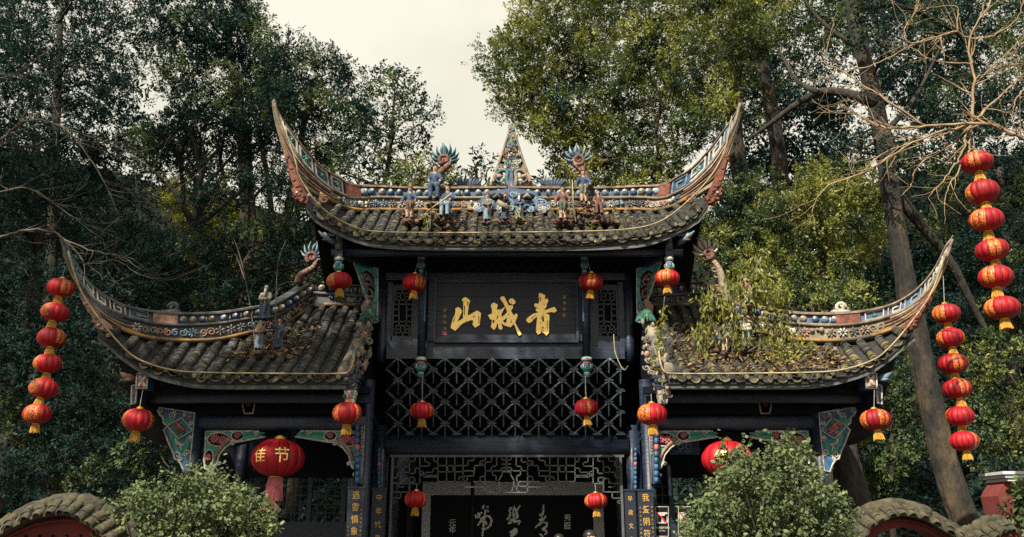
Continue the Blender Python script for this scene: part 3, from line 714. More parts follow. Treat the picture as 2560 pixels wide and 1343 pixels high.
# ------- hanging fretwork under the beam (left half drawn, right half mirrored)
SEG = """160,318 160,660|160,318 420,318|272,318 272,362 215,362 215,418 165,418|380,318 380,362 325,362 325,418 265,418 265,470 212,470 212,520 165,520|165,575 215,575 215,612 270,612|325,418 325,470 265,470|270,530 325,530 325,660|270,530 270,575 215,575|160,660 325,660|425,318 425,580|425,318 600,318|425,410 520,410 520,372 475,372 475,318|560,318 560,365 600,365|330,480 380,480 380,430 425,430|330,580 425,580|330,520 375,520 375,565 330,565|440,460 458,460 458,515 440,515 440,485|475,500 475,470 555,470 555,430 597,430|475,500 597,500|425,515 597,515|600,318 600,560|600,405 840,405|600,465 840,465|685,318 685,560|765,318 765,465|695,405 695,465|750,405 750,465|600,560 840,560|765,465 765,560|805,535 805,515 830,515|845,318 845,612|845,318 1060,318|950,318 950,355 890,355 890,405 845,405|850,455 950,455 950,505 885,505 885,555 850,555 850,505 875,505|1010,405 1010,360 1060,360|955,455 955,405 1060,405|1030,405 1030,385|845,612 1060,612|1010,560 1010,510 1060,510|950,560 1060,560|1060,318 1060,665|1060,318 1262,318|1120,318 1120,370 1060,370|1170,318 1170,412 1120,412 1120,455|1060,455 1262,455|1130,455 1130,500 1165,500 1165,560|1060,665 1262,665|1060,605 1200,605|1150,560 1150,605|1165,610 1165,655 1140,655|1225,465 1225,490 1190,550 1200,605 1215,660|1225,465 1262,465|1210,455 1220,425 1262,425|1220,330 1220,352 1262,352|1225,390 1262,390|1262,318 1262,455|1245,318 1262,318|160,720 240,720 240,660|165,745 185,745 185,770 170,770|1060,560 1165,560"""
fw = MB(); pbox(fw, 975, 1137, 1560, 1143, 16.42, .07); frt = fw.build('hanging_fretwork', M_['fret'], gate)
for x0, x1 in ((975, 981), (1552, 1558)):
    m = MB(); pbox(m, x0, 1143, x1, 1343, 16.42, .07); m.build('bar', M_['fret'], frt)
def zz(a): return 940 + a[0] * .2578, 1060 + a[1] * .2578
for line in SEG.split('|'):
    pts = [tuple(map(float, q.split(','))) for q in line.split()]
    for side in (0, 1):
        for a, b_ in zip(pts[:-1], pts[1:]):
            if side: a, b_ = (2524 + 6 - a[0], a[1]), (2524 + 6 - b_[0], b_[1])
            p, q = W(*zz(a), 16.45), W(*zz(b_), 16.45)
            if (p - q).length < .01: continue
            t = (q - p).normalized() * .01; m = MB(); m.bar(p - t, q + t, .02, .04); m.build('bar', M_['fret'], frt)
# ------- upper roof
EU = [(764, 503, 14.38), (781, 530, 14.5), (837, 564, 14.62), (902, 590, 14.7), (968, 601, 14.72), (1099, 606, 14.75), (1262, 606, 14.75)]
HU = [(762, 497, 14.45), (790, 493, 14.85), (823, 509, 15.25), (880, 530, 15.85), (960, 534, 16.2), (1262, 536, 16.35)]
def both(L):
    P = smooth_pts(L); return interp_curve(P + [mir(p) for p in P])
E, H = both(EU), both(HU)
xl = W(766, 505, 14.4).x; xr = 2 * X0 - xl
roof_u, SU = roof(gate, E, H, xl, xr, .222, .07, rng, .4, 'small grey tiles with moss along the eave', 1.4, 2.0)
TOPU = [(1264, 475, 1264, 500, 1264, 534, 16.4), (1059, 476, 1059, 500, 1059, 534, 16.4), (935, 471, 935, 498, 935, 533, 16.25), (868, 464, 872, 497, 880, 531, 15.85), (835, 446, 838, 484, 838, 518, 15.5), (797, 423, 803, 463, 806, 500, 15.1), (770, 394, 773, 434, 772, 478, 14.8), (745, 364, 748, 403, 742, 456, 14.6), (722, 330, 724, 366, 720, 408, 14.45), (702, 299, 705, 328, 701, 352, 14.35), (690, 273, 692, 292, 688, 308, 14.3), (683, 252, 684, 260, 681, 266, 14.25)]
for MIR in (False, True):
    b = Band(TOPU, 90, .26, .07)
    d_end = float(b.arc[int(90 * 3 / 11)])
    dress_band(gate, b, random.Random(11 + MIR), d_end, 'painted plaster ridge with pearls and meander reliefs', 'lit', pan=d_end)
    fish_head(gate, [(706, 372), (714, 402), (722, 430), (729, 455), (734, 468), (728, 474), (733, 484), (730, 492), (742, 496), (752, 506), (766, 508), (772, 494), (762, 478), (756, 462), (746, 440), (734, 414), (722, 388), (713, 368)], 14.42, .16, 'terra', (742, 482), 'red fish under the upswept horn')
    m = MB(); c = W(812, 500, 14.8)      # coral red curl where the ridge meets the eave
    m.tube(scroll(c, .08, 1.3, Vector((1, 0, 0)), Vector((0, 0, 1)), 1., 1), .022, 6); m.build('scroll_end', M_['terra'], gate, smooth=True)
    m = MB(); c = W(845, 452, 15.55) + Vector((0, 0, .03)); m.tube(scroll(c, .08, 1.2, Vector((1, 0, 0)), Vector((0, 0, 1)), 2., -1), .025, 6); m.build('scroll_end', M_['plaster'], gate, smooth=True)
MIR = False
# ------- spire: pierced triangular crest in the middle of the ridge
rr = random.Random(5); YS = 16.4
sp = thing('ridge_spire', 'pierced triangular spire of blue and green dragon reliefs on the middle of the ridge', 'finial', W(1279, 470, YS))
def edge(y): u = (y - 314) / 154.; return 3 + 50 * u ** 1.12
outl = [(1279 - edge(y), y) for y in range(468, 319, -12)] + [(1279 + edge(y), y) for y in range(324, 469, 12)]
# frame strips on both flanks, ground plate above the openings
for s_ in (-1, 1):
    m = MB(); ptube(m, [(1279 + s_ * edge(y), y) for y in range(315, 470, 8)], YS, .028, 6); m.build('flank', M_['plaster'], sp, smooth=True)
m = MB(); slab(m, [(1279 - edge(y) + 1, y) for y in range(410, 319, -10)] + [(1279 + edge(y) - 1, y) for y in range(320, 411, 10)], YS + .02, .1); m.build('plate', M_['plaster'], sp)
for s_ in (-1, 1):                         # solid margins beside the openings
    ys = range(404, 469, 8); m = MB(); slab(m, [(1279 + s_ * (edge(y) - 1), y) for y in ys] + [(1279 + s_ * (edge(y) - 17), y) for y in reversed(ys)], YS + .02, .1); m.build('plate', M_['plaster'], sp)
for (x0, x1) in ((1270, 1290),):
    m = MB(); slab(m, [(x0 + (6 if x0 < 1250 else -4 if x0 > 1300 else 2), 408), (x1 + (6 if x0 < 1250 else -4 if x0 > 1300 else -2), 408), (x1, 466), (x0, 466)], YS + .02, .1); m.build('plate', M_['plasterd'], sp)
m = MB(); slab(m, [(1226, 458), (1334, 458), (1338, 470), (1222, 470)], YS + .0, .14); m.build('plinth', M_['plaster'], sp)
for k in range(130):
    y = rr.uniform(322, 462); e = edge(y) - 5; x = 1279 + rr.uniform(-e, e)
    c = W(x, y, YS - .02); r_ = rr.uniform(3.5, 8.5) * mpp(y, YS); m = MB(); q = rr.random()
    if q < .45: m.tube(scroll(c, r_, rr.uniform(.9, 1.6), Vector((1, 0, 0)), Vector((0, 0, 1)), rr.uniform(0, 6), rr.choice((-1, 1)), 11), r_ * .26, 5); nm = 'scroll_relief'
    elif q < .8:
        for j in range(4): m.ell(c + Vector((rr.uniform(-1, 1), rr.uniform(-.3, .3), rr.uniform(-1, 1))) * r_ * .8, r_ * rr.uniform(.3, .55), 6, 4)
        nm = 'cloud_relief'
    else: flower(m, c, r_, (0, -1, 0), 6); nm = 'flower_relief'
    m.build(nm, [M_[rr.choice(('sky', 'blue', 'teal', 'salmon', 'plaster', 'plaster', 'brown', 'white', 'green'))], M_['white']] if nm == 'flower_relief' else M_[rr.choice(('sky', 'blue', 'teal', 'salmon', 'plaster', 'plaster', 'brown', 'white', 'green'))], sp, smooth=True)
for s_ in (-1, 1):       # two dragons curling over the openings
    P = [W(1279 + s_ * x, y, YS - .05) for x, y in ((6, 470), (12, 448), (10, 432), (20, 426), (34, 432), (40, 446), (30, 456), (20, 452))]
    m = MB(); m.tube([Vector(p) for p in catmull(P, 26)], [.05 - .03 * k / 25 for k in range(26)], 7); m.build('dragon_body', M_['teal' if s_ < 0 else 'plaster'], sp, smooth=True)
    P = [W(1279 + s_ * x, y, YS - .05) for x, y in ((30, 442), (38, 436), (44, 444), (46, 456))]
    m = MB(); m.tube([Vector(p) for p in catmull(P, 14)], .035, 6); m.ell(P[0], (.07, .06, .05), 7, 5); m.build('dragon_head', M_['salmon'], sp, smooth=True)
m = MB(); slab(m, [(1276, 420), (1280, 420), (1290, 500), (1294, 515), (1262, 515), (1266, 500)], YS - .12, .06); o = m.build('blade', M_['blue'], sp)
m = MB(); slab(m, [(1278, 450), (1288, 505), (1268, 505)], YS - .14, .03); m.build('blade_core', M_['pink'], o)
# cloud mound under the spire
cm_ = thing('cloud_relief', 'pale blue plaster cloud mound with dark-painted hollows at the foot of the spire', 'relief', W(1279, 530, 16.25))
m = MB(); slab(m, [(1185, 530), (1192, 505), (1210, 492), (1222, 478), (1279, 470), (1336, 478), (1348, 492), (1366, 505), (1374, 530)], 16.2, .1); m.build('ground', M_['blue'], cm_)
for k in range(95):
    u = rr.uniform(-1, 1); x = 1279 + u * 90; y = rr.uniform(482 + 30 * abs(u) ** 1.5, 528); c = W(x, y, 16.18); r_ = rr.uniform(.04, .085); m = MB()
    m.tube(scroll(c, r_, 1.3, Vector((1, 0, 0)), Vector((0, 0, 1)), rr.uniform(0, 6), rr.choice((-1, 1)), 11), r_ * .3, 5); m.build('cloud_scroll', M_[rr.choice(('sky', 'sky', 'white', 'blue', 'sky'))], cm_, smooth=True)
for x in (1243, 1318):
    m = MB(); m.ell(W(x, 492, 16.17), (.17, .05, .08), 10, 6); o = m.build('dark_hollow_patch', M_['dark'], cm_, smooth=True)  # dark bulge stands for the shade inside a hollow
    m = MB(); m.tube([W(x - 10, 495, 16.1), W(x, 488, 16.08), W(x + 10, 496, 16.1)], [.03, .05, .02], 6); m.build('beast', M_['plaster'], cm_, smooth=True)
# lotus crests beside the spire
for k, x in enumerate((1170, 1380)):
    lt = thing('lotus_crest', ('dark blue lotus petal crest on the ridge beside the leafy shrub', 'dark blue lotus petal crest on the ridge between spire and blue-robed warrior')[k], 'finial', W(x, 468, 16.4), 'lotus crests')
    for j in range(-4, 5):
        a = j * .2; m = MB(); c = W(x + j * 5.5, 464 - abs(j) * .6, 16.4)
        dvec = Vector((math.sin(a), -.1, math.cos(a))); m.ell(c + dvec * .06, (.035, .03, .095 + .02 * rr.random()), 7, 6, dvec.to_track_quat('Z', 'Y').to_matrix()); m.build('petal', M_['plasterd' if j % 2 else 'blue'], lt, smooth=True)
    m = MB(); m.box(W(x, 470, 16.4), (.5, .16, .04)); m.build('base', M_['plasterd'], lt)
# ------------------------------------------------------------------ the two wing pavilions
EW = [(245, 828, 13.58), (281, 856, 13.68), (310, 881, 13.76), (369, 917, 13.85), (468, 944, 13.9), (560, 950, 13.92), (700, 950, 13.92), (880, 950, 13.92)]
HW = [(246, 818, 13.66), (268, 809, 13.9), (323, 838, 14.15), (410, 857, 14.45), (533, 857, 14.85), (625, 837, 15.25), (672, 832, 15.55), (722, 802, 16.1), (769, 770, 16.55), (905, 770, 16.55), (940, 770, 16.55)]
B1 = [(930, 722, 930, 745, 930, 769, 16.6), (769, 707, 769, 735, 769, 769, 16.6)]
B2 = [(769, 707, 769, 735, 769, 769, 16.55), (720, 738, 720, 768, 722, 803, 16.05), (676, 762, 676, 792, 674, 832, 15.55), (628, 772, 627, 797, 625, 837, 15.2), (533, 786, 533, 812, 533, 857, 14.8), (418, 786, 415, 814, 410, 857, 14.4), (320, 770, 321, 796, 323, 838, 14.1), (255, 737, 258, 768, 266, 808, 13.9), (205, 684, 206, 718, 213, 757, 13.75), (173, 622, 176, 660, 178, 692, 13.65), (160, 602, 162, 622, 160, 640, 13.62), (153, 592, 155, 600, 152, 606, 13.6)]
wings = []
for MIR in (False, True):
    sx = 1 if MIR else -1; rng = random.Random(21 + MIR)
    wg = thing('gate_wing', ('black timber side wing with mossy roof overgrown by vines', 'black timber side wing in shade with bare grey tiled roof')[0 if MIR else 1], 'pavilion', (X0 + sx * 4.1, 15.5, 0), 'side wings of the gate')
    wings.append(wg)
    P = smooth_pts(EW, 60); Q = [W(*p) for p in HW]
    E, H = interp_curve(P), interp_curve(Q)
    xa, xb = W(247, 830, 13.6).x, X0 + sx * 2.66
    rf, SWf = roof(wg, E, H, min(xa, xb), max(xa, xb), .232, .062, rng, .6 if MIR else .1, 'mossy tiled roof slope' if MIR else 'bare grey tiled roof slope', 1.6, 1.8)
    if not MIR: SWL = SWf
    else: SWR = SWf
    pal = 'lit' if MIR else 'dim'  # the shaded wing gets darkened copies of the ridge colours
    b = Band(B1, 20, .24, .24, lin=True); dress_band(wg, b, random.Random(31 + MIR), b.len + 1, 'short level ridge with pearls', 'dim')  # level ridges are dim on both wings: tower shadow put into colour
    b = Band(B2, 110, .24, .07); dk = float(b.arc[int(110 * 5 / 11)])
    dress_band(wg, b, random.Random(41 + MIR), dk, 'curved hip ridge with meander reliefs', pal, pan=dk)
    fish_head(wg, [(196, 735), (208, 760), (220, 780), (232, 795), (228, 804), (238, 810), (236, 818), (250, 826), (266, 830), (276, 822), (268, 808), (252, 795), (236, 778), (222, 758), (210, 738)], 13.64, .14, 'terra' if MIR else 'salmon', (246, 812), 'fish under the upswept horn')
    m = MB(); c = W(432, 778, 14.5) + Vector((0, 0, .06)); m.tube(scroll(c, .1, 1.3, Vector((sx, 0, 0)), Vector((0, 0, 1)), 0., 1), .035, 6); m.box(c + Vector((-.02, 0, -.08)), (.3, .16, .05)); m.build('scroll_end', M_['white' if MIR else 'worn'], wg, smooth=True)
    # columns: outer front, inner front, two behind
    co = W(492, 1080, 14.95); ci = W(916, 1080, 15.0)
    zt = W(600, 985, 14.95).z
    for c, yy in ((co, 14.95), (ci, 15.0), (co, 17.6)):
        column(wg, c.x, yy, 0, zt + .25, .115)
    zb = W(700, 1058, 14.95).z
    mb = MB(); rbeam(mb, (co.x, 14.95, zb), (ci.x, 14.95, zb), .24, .2); mb.build('lintel_beam', M_['woodh'], wg, smooth=True)
    # upper beams running out under the eave, and the eave purlin
    for (ya, yb, Yp, xo, th, m_) in ((1010, 1038, 15.0, 372, .16, 'dark'), (968, 985, 14.35, 340, .14, 'dark'), (985, 1008, 14.6, 372, .14, 'wood')):
        a, c = W(xo, ya, Yp), W(925, yb, Yp); z = W(600, (ya + yb) / 2, Yp).z; h = abs(W(600, ya, Yp).z - W(600, yb, Yp).z)
        mb = MB(); mb.box(((a.x + c.x) / 2, Yp, z), (abs(a.x - c.x), th, h)); mb.build('eave_beam', M_[m_], wg)
    a, c = W(352, 1003, 14.3), W(352, 1003, 16.8)
    mb = MB(); mb.box((W(372, 990, 14.6).x, 15.6, W(600, 1000, 14.6).z), (.16, 2.6, .3)); mb.build('eave_beam', M_['dark'], wg)
    zs = W(600, 962, 13.95).z + .1
    mb = MB(); xo = W(330, 960, 13.95).x; mb.box(((xo + xb) / 2, 15.2, zs + .12), (abs(xo - xb), 2.3, .03)); mb.build('soffit_board', M_['dark'], wg)
    # dim lattice frieze
    mb = MB(); pbox(mb, 515, 990, 895, 1042, 15.1, .03); fr = mb.build('frieze_board', M_['dark'], wg)
    mb = MB()
    for i in range(15):
        x = 520 + i * 25
        if 600 < x < 640: continue
        for k in range(2):
            y = 992 + k * 24; mb.bar(W(x, y, 15.08), W(x + 24, y + 23, 15.08), .018, .025); mb.bar(W(x + 12, y + 12, 15.08), W(x, y + 24, 15.08), .018, .025)
    tag(mb.build('frieze_lattice', M_['wood'], fr), kind='stuff')
    # painted vase on the frieze
    vo = [(612, 988), (634, 988), (637, 1000), (636, 1014), (632, 1034), (611, 1034), (607, 1014), (607, 1000)]
    o = pboard(wg, vo, 14.92, 'dark', .05, 'vase_panel'); m = MB(); flower(m, W(621, 1010, 14.9), .05, (0, -1, 0), 7); m.build('flower', [M_['pink'], M_['brown']], o, smooth=True)
    # ---- green flowered spandrels
    Ys = 14.92
    def spandrel(fx, ext):
        pts = [(515, 1079), (517 + ext, 1078), (600 + ext * .55, 1092), (580, 1108), (562, 1120), (548, 1138), (540, 1168), (528, 1178), (520, 1203 if ext > 140 else 1176), (511, 1170), (513, 1120)]
        o = pboard(wg, [(fx(x), y) for x, y in pts], Ys, 'green', .05, 'spandrel')
        for (x, y, rx, ry, a) in ((546, 1099, 27, 17, -.15), (594, 1090, 16, 12, 0.), (522, 1146, 12, 21, .2)):
            k = mpp(y, Ys); c = W(fx(x), y, Ys)
            ring = [c + Vector((math.cos(q) * rx * k, -.006, math.sin(q) * ry * k)) for q in [2 * math.pi * j / 20 for j in range(20)]]
            m = MB(); m.prism([p for p in ring], (0, .004, 0)); m.build('dark_hole_patch', M_['dark'], o)  # dark disc laid on the slab for the shade in a hole
            m = MB(); m.tube(ring + ring[:1], .015, 5); m.build('ring', M_['white'], o, smooth=True)
            for j in range(2 if rx > 20 else 1):
                m = MB(); flower(m, c + Vector(((-.4 + .9 * j if rx > 20 else 0) * rx * k * .8, -.02, (.1 - .2 * j) * ry * k)), min(rx, ry) * k * .78, (0, -1, 0), 9); m.build('flower', [M_['pink'], M_['salmon']], o, smooth=True)
        m = MB(); m.tube([W(fx(x), y, Ys - .02) for x, y in ((536, 1150), (545, 1128), (556, 1114), (572, 1100))], [.02, .028, .032, .028], 6); m.ell(W(fx(570), 1099, Ys - .02), (.055, .035, .045), 8, 6); m.build('branch', M_['salmon'], o, smooth=True)
        for (x, y, r_, s_) in ((582, 1108, 8, 1), (532, 1185, 7, -1), (618 + ext * .2, 1084, 7, 1), (548, 1160, 5, 1)):
            m = MB(); m.tube(scroll(W(fx(x), y, Ys - .01), r_ * .0072, 1.3, Vector((1, 0, 0)), Vector((0, 0, 1)), 0, s_, 12), .014, 5); m.build('curl', M_['white'], o, smooth=True)
        for j in range(6):
            u = j / 5.; m = MB(); c = W(fx(602 + ext * .45 * u), 1086 - 3 * u, Ys - .012); m.ell(c, (.06, .012, .018), 7, 4); m.build('leaf_relief', M_['green'], o, smooth=True)
    spandrel(lambda x: x, 118)
    spandrel(lambda x: 515 + 390 - (x - 515), 150)
    # ---- large blue outer bracket board
    zq = lambda L: [(300 + x * .3001, 940 + y * .3001) for x, y in L]
    Yo = 14.85
    o = pboard(wg, zq([(308, 275), (330, 262), (625, 310), (600, 560), (578, 790), (530, 800), (505, 730), (480, 700), (455, 690), (435, 620), (410, 570), (385, 500), (365, 450), (395, 420), (362, 390), (358, 345), (330, 320)]), Yo, 'bluep', .06)
    m = MB(); slab(m, zq([(365, 350), (470, 350), (392, 410), (370, 395)]), Yo - .012, .015); m.build('leaf_panel', M_['green'], o)
    m = MB(); slab(m, zq([(400, 430), (485, 525), (520, 560), (590, 480), (560, 640), (520, 670), (470, 640), (430, 560)]), Yo - .012, .015); m.build('leaf_panel', M_['green'], o)
    m = MB(); slab(m, zq([(392, 415), (515, 350), (605, 455), (490, 525)]), Yo - .016, .02); o2 = m.build('diamond_panel', M_['teal'], o)
    m = MB(); ptube(m, zq([(392, 415), (515, 350), (605, 455), (490, 525), (392, 415)]), Yo - .022, .015, 5); m.build('diamond_frame', M_['white'], o, smooth=True)
    rr = random.Random(2)
    m = MB()
    for j in range(8): m.ell(W(*zq([(rr.uniform(440, 530), rr.uniform(400, 480))])[0], Yo - .03), (rr.uniform(.03, .055), .015, rr.uniform(.02, .05)), 7, 4)
    m.build('painted_beast', M_['pink' if MIR else 'brown'], o, smooth=True)
    m = MB(); m.tube([W(*q, Yo - .04) for q in zq([(470, 385), (500, 420), (540, 455)])], [.02, .03, .015], 6); m.build('blossom_bough', M_['pink'], o, smooth=True)
    m = MB(); m.tube([W(*q, Yo - .03) for q in zq([(452, 575), (470, 585), (470, 560), (490, 560), (515, 590)])], [.008, .01, .012, .03, .02], 6)
    m.tube([W(*q, Yo - .03) for q in zq([(485, 575), (470, 545), (462, 520)])], [.03, .03, .006], 6); m.tube([W(*q, Yo - .03) for q in zq([(500, 570), (520, 575), (540, 575)])], [.03, .025, .006], 6); m.tube([W(*q, Yo - .03) for q in zq([(500, 585), (510, 610), (515, 640)])], [.02, .014, .004], 6)
    m.build('crane_relief', M_['white'], o, smooth=True)
    for (x, y, r_, s_) in ((335, 285, 24, 1), (455, 305, 20, -1), (535, 322, 16, 1), (590, 395, 18, -1), (580, 515, 18, 1), (480, 660, 34, -1), (500, 690, 18, 1), (430, 330, 30, 1), (560, 640, 30, -1)):
        m = MB(); m.tube(scroll(W(*zq([(x, y)])[0], Yo - .01), r_ * .3 * .0071, 1.3, Vector((1, 0, 0)), Vector((0, 0, 1)), rr.uniform(0, 6), s_, 14), .013, 5); m.build('curl', M_['white'], o, smooth=True)
    for (x, y, r_) in ((580, 340, 22), (585, 540, 14), (400, 292, 9), (495, 312, 9)):
        m = MB(); flower(m, W(*zq([(x, y)])[0], Yo - .02), r_ * .3 * .0071, (0, -1, 0), 8); m.build('flower', [M_['pink'], M_['white']], o, smooth=True)
    # ---- painted beam end with white cross, and the carved tongue behind it
    k = [(343, 934), (370, 934), (367, 971), (340, 971)]
    o = pboard(wg, k, 13.98, 'bluep', .5, 'beam_end')
    m = MB(); slab(m, [(347, 938), (366, 938), (364, 967), (344, 967)], 13.97, .02); m.build('red_ground', M_['pink'], o)
    m = MB(); m.bar(W(348, 939, 13.96), W(362, 966, 13.96), .04, .012); m.bar(W(365, 939, 13.945), W(345, 966, 13.945), .04, .012); m.build('white_cross', M_['white'], o)
    for (dx, dy) in ((-7, 0), (7, 0), (0, -10), (0, 10)):
        m = MB(); flower(m, W(355.5 + dx, 952.5 + dy, 13.96), .025, (0, -1, 0), 5); m.build('flower', [M_['white' if dx else 'pink'], M_['pink']], o, smooth=True)
    o = pboard(wg, [(330, 965), (343, 962), (339, 1008), (328, 1012)], 14.15, 'bluep', .05, 'beam_end'); m = MB(); flower(m, W(334, 985, 14.13), .035, (0, -1, 0), 7); m.build('flower', [M_['pink'], M_['white']], o, smooth=True)
    m = MB(); m.tube([W(345, 948, 14.2), W(325, 944, 14.0), W(308, 938, 13.9), W(300, 930, 13.85)], [.05, .06, .045, .01], 7); m.ell(W(318, 950, 13.95), (.09, .05, .03), 7, 5); m.build('dragon_beam_head', M_['sky' if MIR else 'salmon'], wg, smooth=True)
    # ---- inner hanging post at the eave's inner corner
    c = W(876, 952, 14.0); m = MB()
    m.box(c + Vector((0, .1, .06)), (.36, .3, .06)); m.box(c + Vector((0, .1, -.0)), (.30, .26, .07)); m.box(c + Vector((0, .1, -.09)), (.25, .22, .12)); o = m.build('corner_post', M_['wood'], wg)
    m = MB(); w0, w1 = .1, .065; z0 = c.z - .15; V = [Vector((c.x + i * w, c.y + .1 + j * w, z)) for w, z in ((w0, z0), (w1, z0 - .22)) for i, j in ((-1, -1), (1, -1), (1, 1), (-1, 1))]
    m.add(V, [(3, 2, 1, 0), (4, 5, 6, 7), (0, 1, 5, 4), (1, 2, 6, 5), (2, 3, 7, 6), (3, 0, 4, 7)]); p_ = m.build('painted_foot', M_['white'], o)
    m = MB(); flower(m, Vector((c.x, c.y - .005, z0 - .1)), .05, (0, -1, 0), 6); m.build('flower', [M_['pink' if not MIR else 'plaster'], M_['green']], o, smooth=True)
    # ---- slanting boards from the corner post back to the central column
    xi = X0 + sx * 2.56
    for k, (dz, th) in enumerate(((0, .10), (-.17, .06), (-.28, .06))):
        m = MB(); a = Vector((xi + sx * .04 * k, 14.15, c.z - .05 + dz)); e = Vector((xi, 16.4, 3.55 + dz)); m.bar(a, e, .15 if k == 0 else .07, th, (0, 0, 1)); m.build('slanting_board', M_['wood'], wg)
    m = MB(); m.prism([(xi + sx * .03, 14.2, c.z - .1), (xi + sx * .03, 16.4, 3.3), (xi + sx * .03, 16.4, 5.6), (xi + sx * .03, 14.2, c.z + .35)], (sx * .04, 0, 0)); m.build('gable_board', M_['dark'], wg)
    # ---- carved side panel with blue bamboo edge, beside the inner column
    for (x0, x1, ya, yb, Yp) in ((887, 899, 1062, 1210, 14.85), (944, 951, 1120, 1225, 16.35)):
        m = MB(); pbox(m, x0, ya, x1, yb, Yp, .05); o = m.build('carved_panel', M_['dark'], wg)
        n = 9; yy = ya
        for j in range(n):
            h = (yb - ya) / n; a, e = W((x0 + x1) / 2, ya + j * h, Yp - .02), W((x0 + x1) / 2, ya + (j + .93) * h, Yp - .02)
            m = MB(); m.tube([a, (a + e) / 2, e], [.036 if Yp < 15 else .026, .042 if Yp < 15 else .03, .036 if Yp < 15 else .026], 8); m.build('bamboo_joint', M_['pink' if j == 3 else 'bluep'], o, smooth=True)
        m = MB(); pbox(m, x1, ya, x1 + (11 if Yp < 15 else 5), yb, Yp, .04); q = m.build('relief_strip', M_['plasterd'], o)
        m = MB(); ptube(m, [(x1 + (12 if Yp < 15 else 6), ya), (x1 + (9 if Yp < 15 else 5), (ya + yb) / 2), (x1 + (4 if Yp < 15 else 3), yb)], Yp - .01, .012, 5); m.build('outline', M_['sky'], o, smooth=True)
        for j in range(9 if Yp < 15 else 5):
            m = MB(); flower(m, W(x1 + 6, ya + 8 + j * (8 if Yp < 15 else 5), Yp - .01), .035, (0, -1, 0), 6); m.build('flower', [M_[rr.choice(('pink', 'salmon', 'plaster'))], M_['white']], o, smooth=True)
    # ---- inner descending ridge with weathered dragon and figures
    m = MB(); xx = X0 + sx * 2.70; Pd = [SWf(xx, t) + Vector((0, 0, .1)) for t in (1, .85, .7, .55, .4, .25, .12, .0)]
    m.tube(Pd, .12, 8, 1.2); dr = m.build('descending_ridge', M_['plaster'], wg, smooth=True)
    rr = random.Random(50 + MIR)
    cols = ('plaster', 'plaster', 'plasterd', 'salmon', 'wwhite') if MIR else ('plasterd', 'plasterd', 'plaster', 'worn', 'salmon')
    for k in range(130):
        t = rr.random() ** 1.4 * .62; p = SWf(xx, t); c = p + Vector((-sx * rr.uniform(-.02, .24), rr.uniform(-.08, .08), rr.uniform(-.28, .34 + .2 * (t > .3)))); r_ = rr.uniform(.02, .06); m = MB()
        if rr.random() < .35: m.tube(scroll(c, r_ * 1.3, 1.2, Vector((1, 0, 0)), Vector((0, .3, 1)).normalized(), rr.uniform(0, 6), rr.choice((-1, 1)), 10), r_ * .3, 5)
        else: m.ell(c, (r_ * rr.uniform(.5, 1), r_ * .8, r_ * rr.uniform(.8, 1.6)), 7, 5)
        m.build('weathered_relief', M_[rr.choice(cols)], dr, smooth=True)
    p = SWf(xx, .62) + Vector((-sx * .06, 0, .3)); m = MB()
    for j in range(8):
        a = j * .35 - 1.2; m.tube([p, p + Vector((math.sin(a) * .14 - sx * .04, -.12, .1 * math.cos(a))), p + Vector((math.sin(a) * .2 - sx * .06, -.2, -.06))], [.05, .045, .012], 6)
    m.ell(p + Vector((0, 0, .08)), (.13, .16, .14), 9, 7); m.build('dragon_head', M_['wgreen'], dr, smooth=True)
    m = MB(); m.tube([p + Vector((sx * .06, .2, .05)), p + Vector((sx * .08, .1, .3)), p + Vector((0, .05, .42))], [.07, .08, .05], 7); m.build('dragon_horn', M_['salmon'], dr, smooth=True)
    # ---- back wall of the bay with lattice windows
    Yb = 17.6; zt_ = W(700, 1195, Yb).z
    xw0, xw1 = W(520, 1200, Yb).x, X0 + sx * 2.6
    m = MB(); m.box(((xw0 + xw1) / 2, Yb + .04, (zt_ + 4.4) / 2), (abs(xw0 - xw1), .08, 4.4 - zt_)); bw = m.build('back_wall', M_['dark'], wg)
    zl = W(700, 1305, Yb).z; m = MB(); m.box(((xw0 + xw1) / 2, Yb + .04, zl / 2 - .1), (abs(xw0 - xw1), .08, zl + .2 if zl > 0 else .2)); m.build('wall_panel', M_['wood'], bw)
    nwin = 5
    for j in range(nwin):
        xa_ = xw0 + (xw1 - xw0) * j / nwin; xe = xw0 + (xw1 - xw0) * (j + 1) / nwin
        m = MB(); m.box((xa_, Yb + .03, (zl + zt_) / 2), (.09, .1, zt_ - zl + .02)); w_ = m.build('window', M_['wood'], bw)
        for i in range(1, 4): m = MB(); m.box((xa_ + (xe - xa_) * i / 4, Yb + .03, (zl + zt_) / 2), (.016, .03, zt_ - zl)); m.build('bar', M_['wood'], w_) if False else m.build('window_bar', M_['wood'], bw)
        for i in range(1, 5): m = MB(); m.box(((xa_ + xe) / 2, Yb + .035, zl + (zt_ - zl) * i / 5), (abs(xe - xa_), .03, .016)); m.build('window_bar', M_['wood'], bw)
    # side wall of the bay (outer) stays open; inner partition
MIR = False
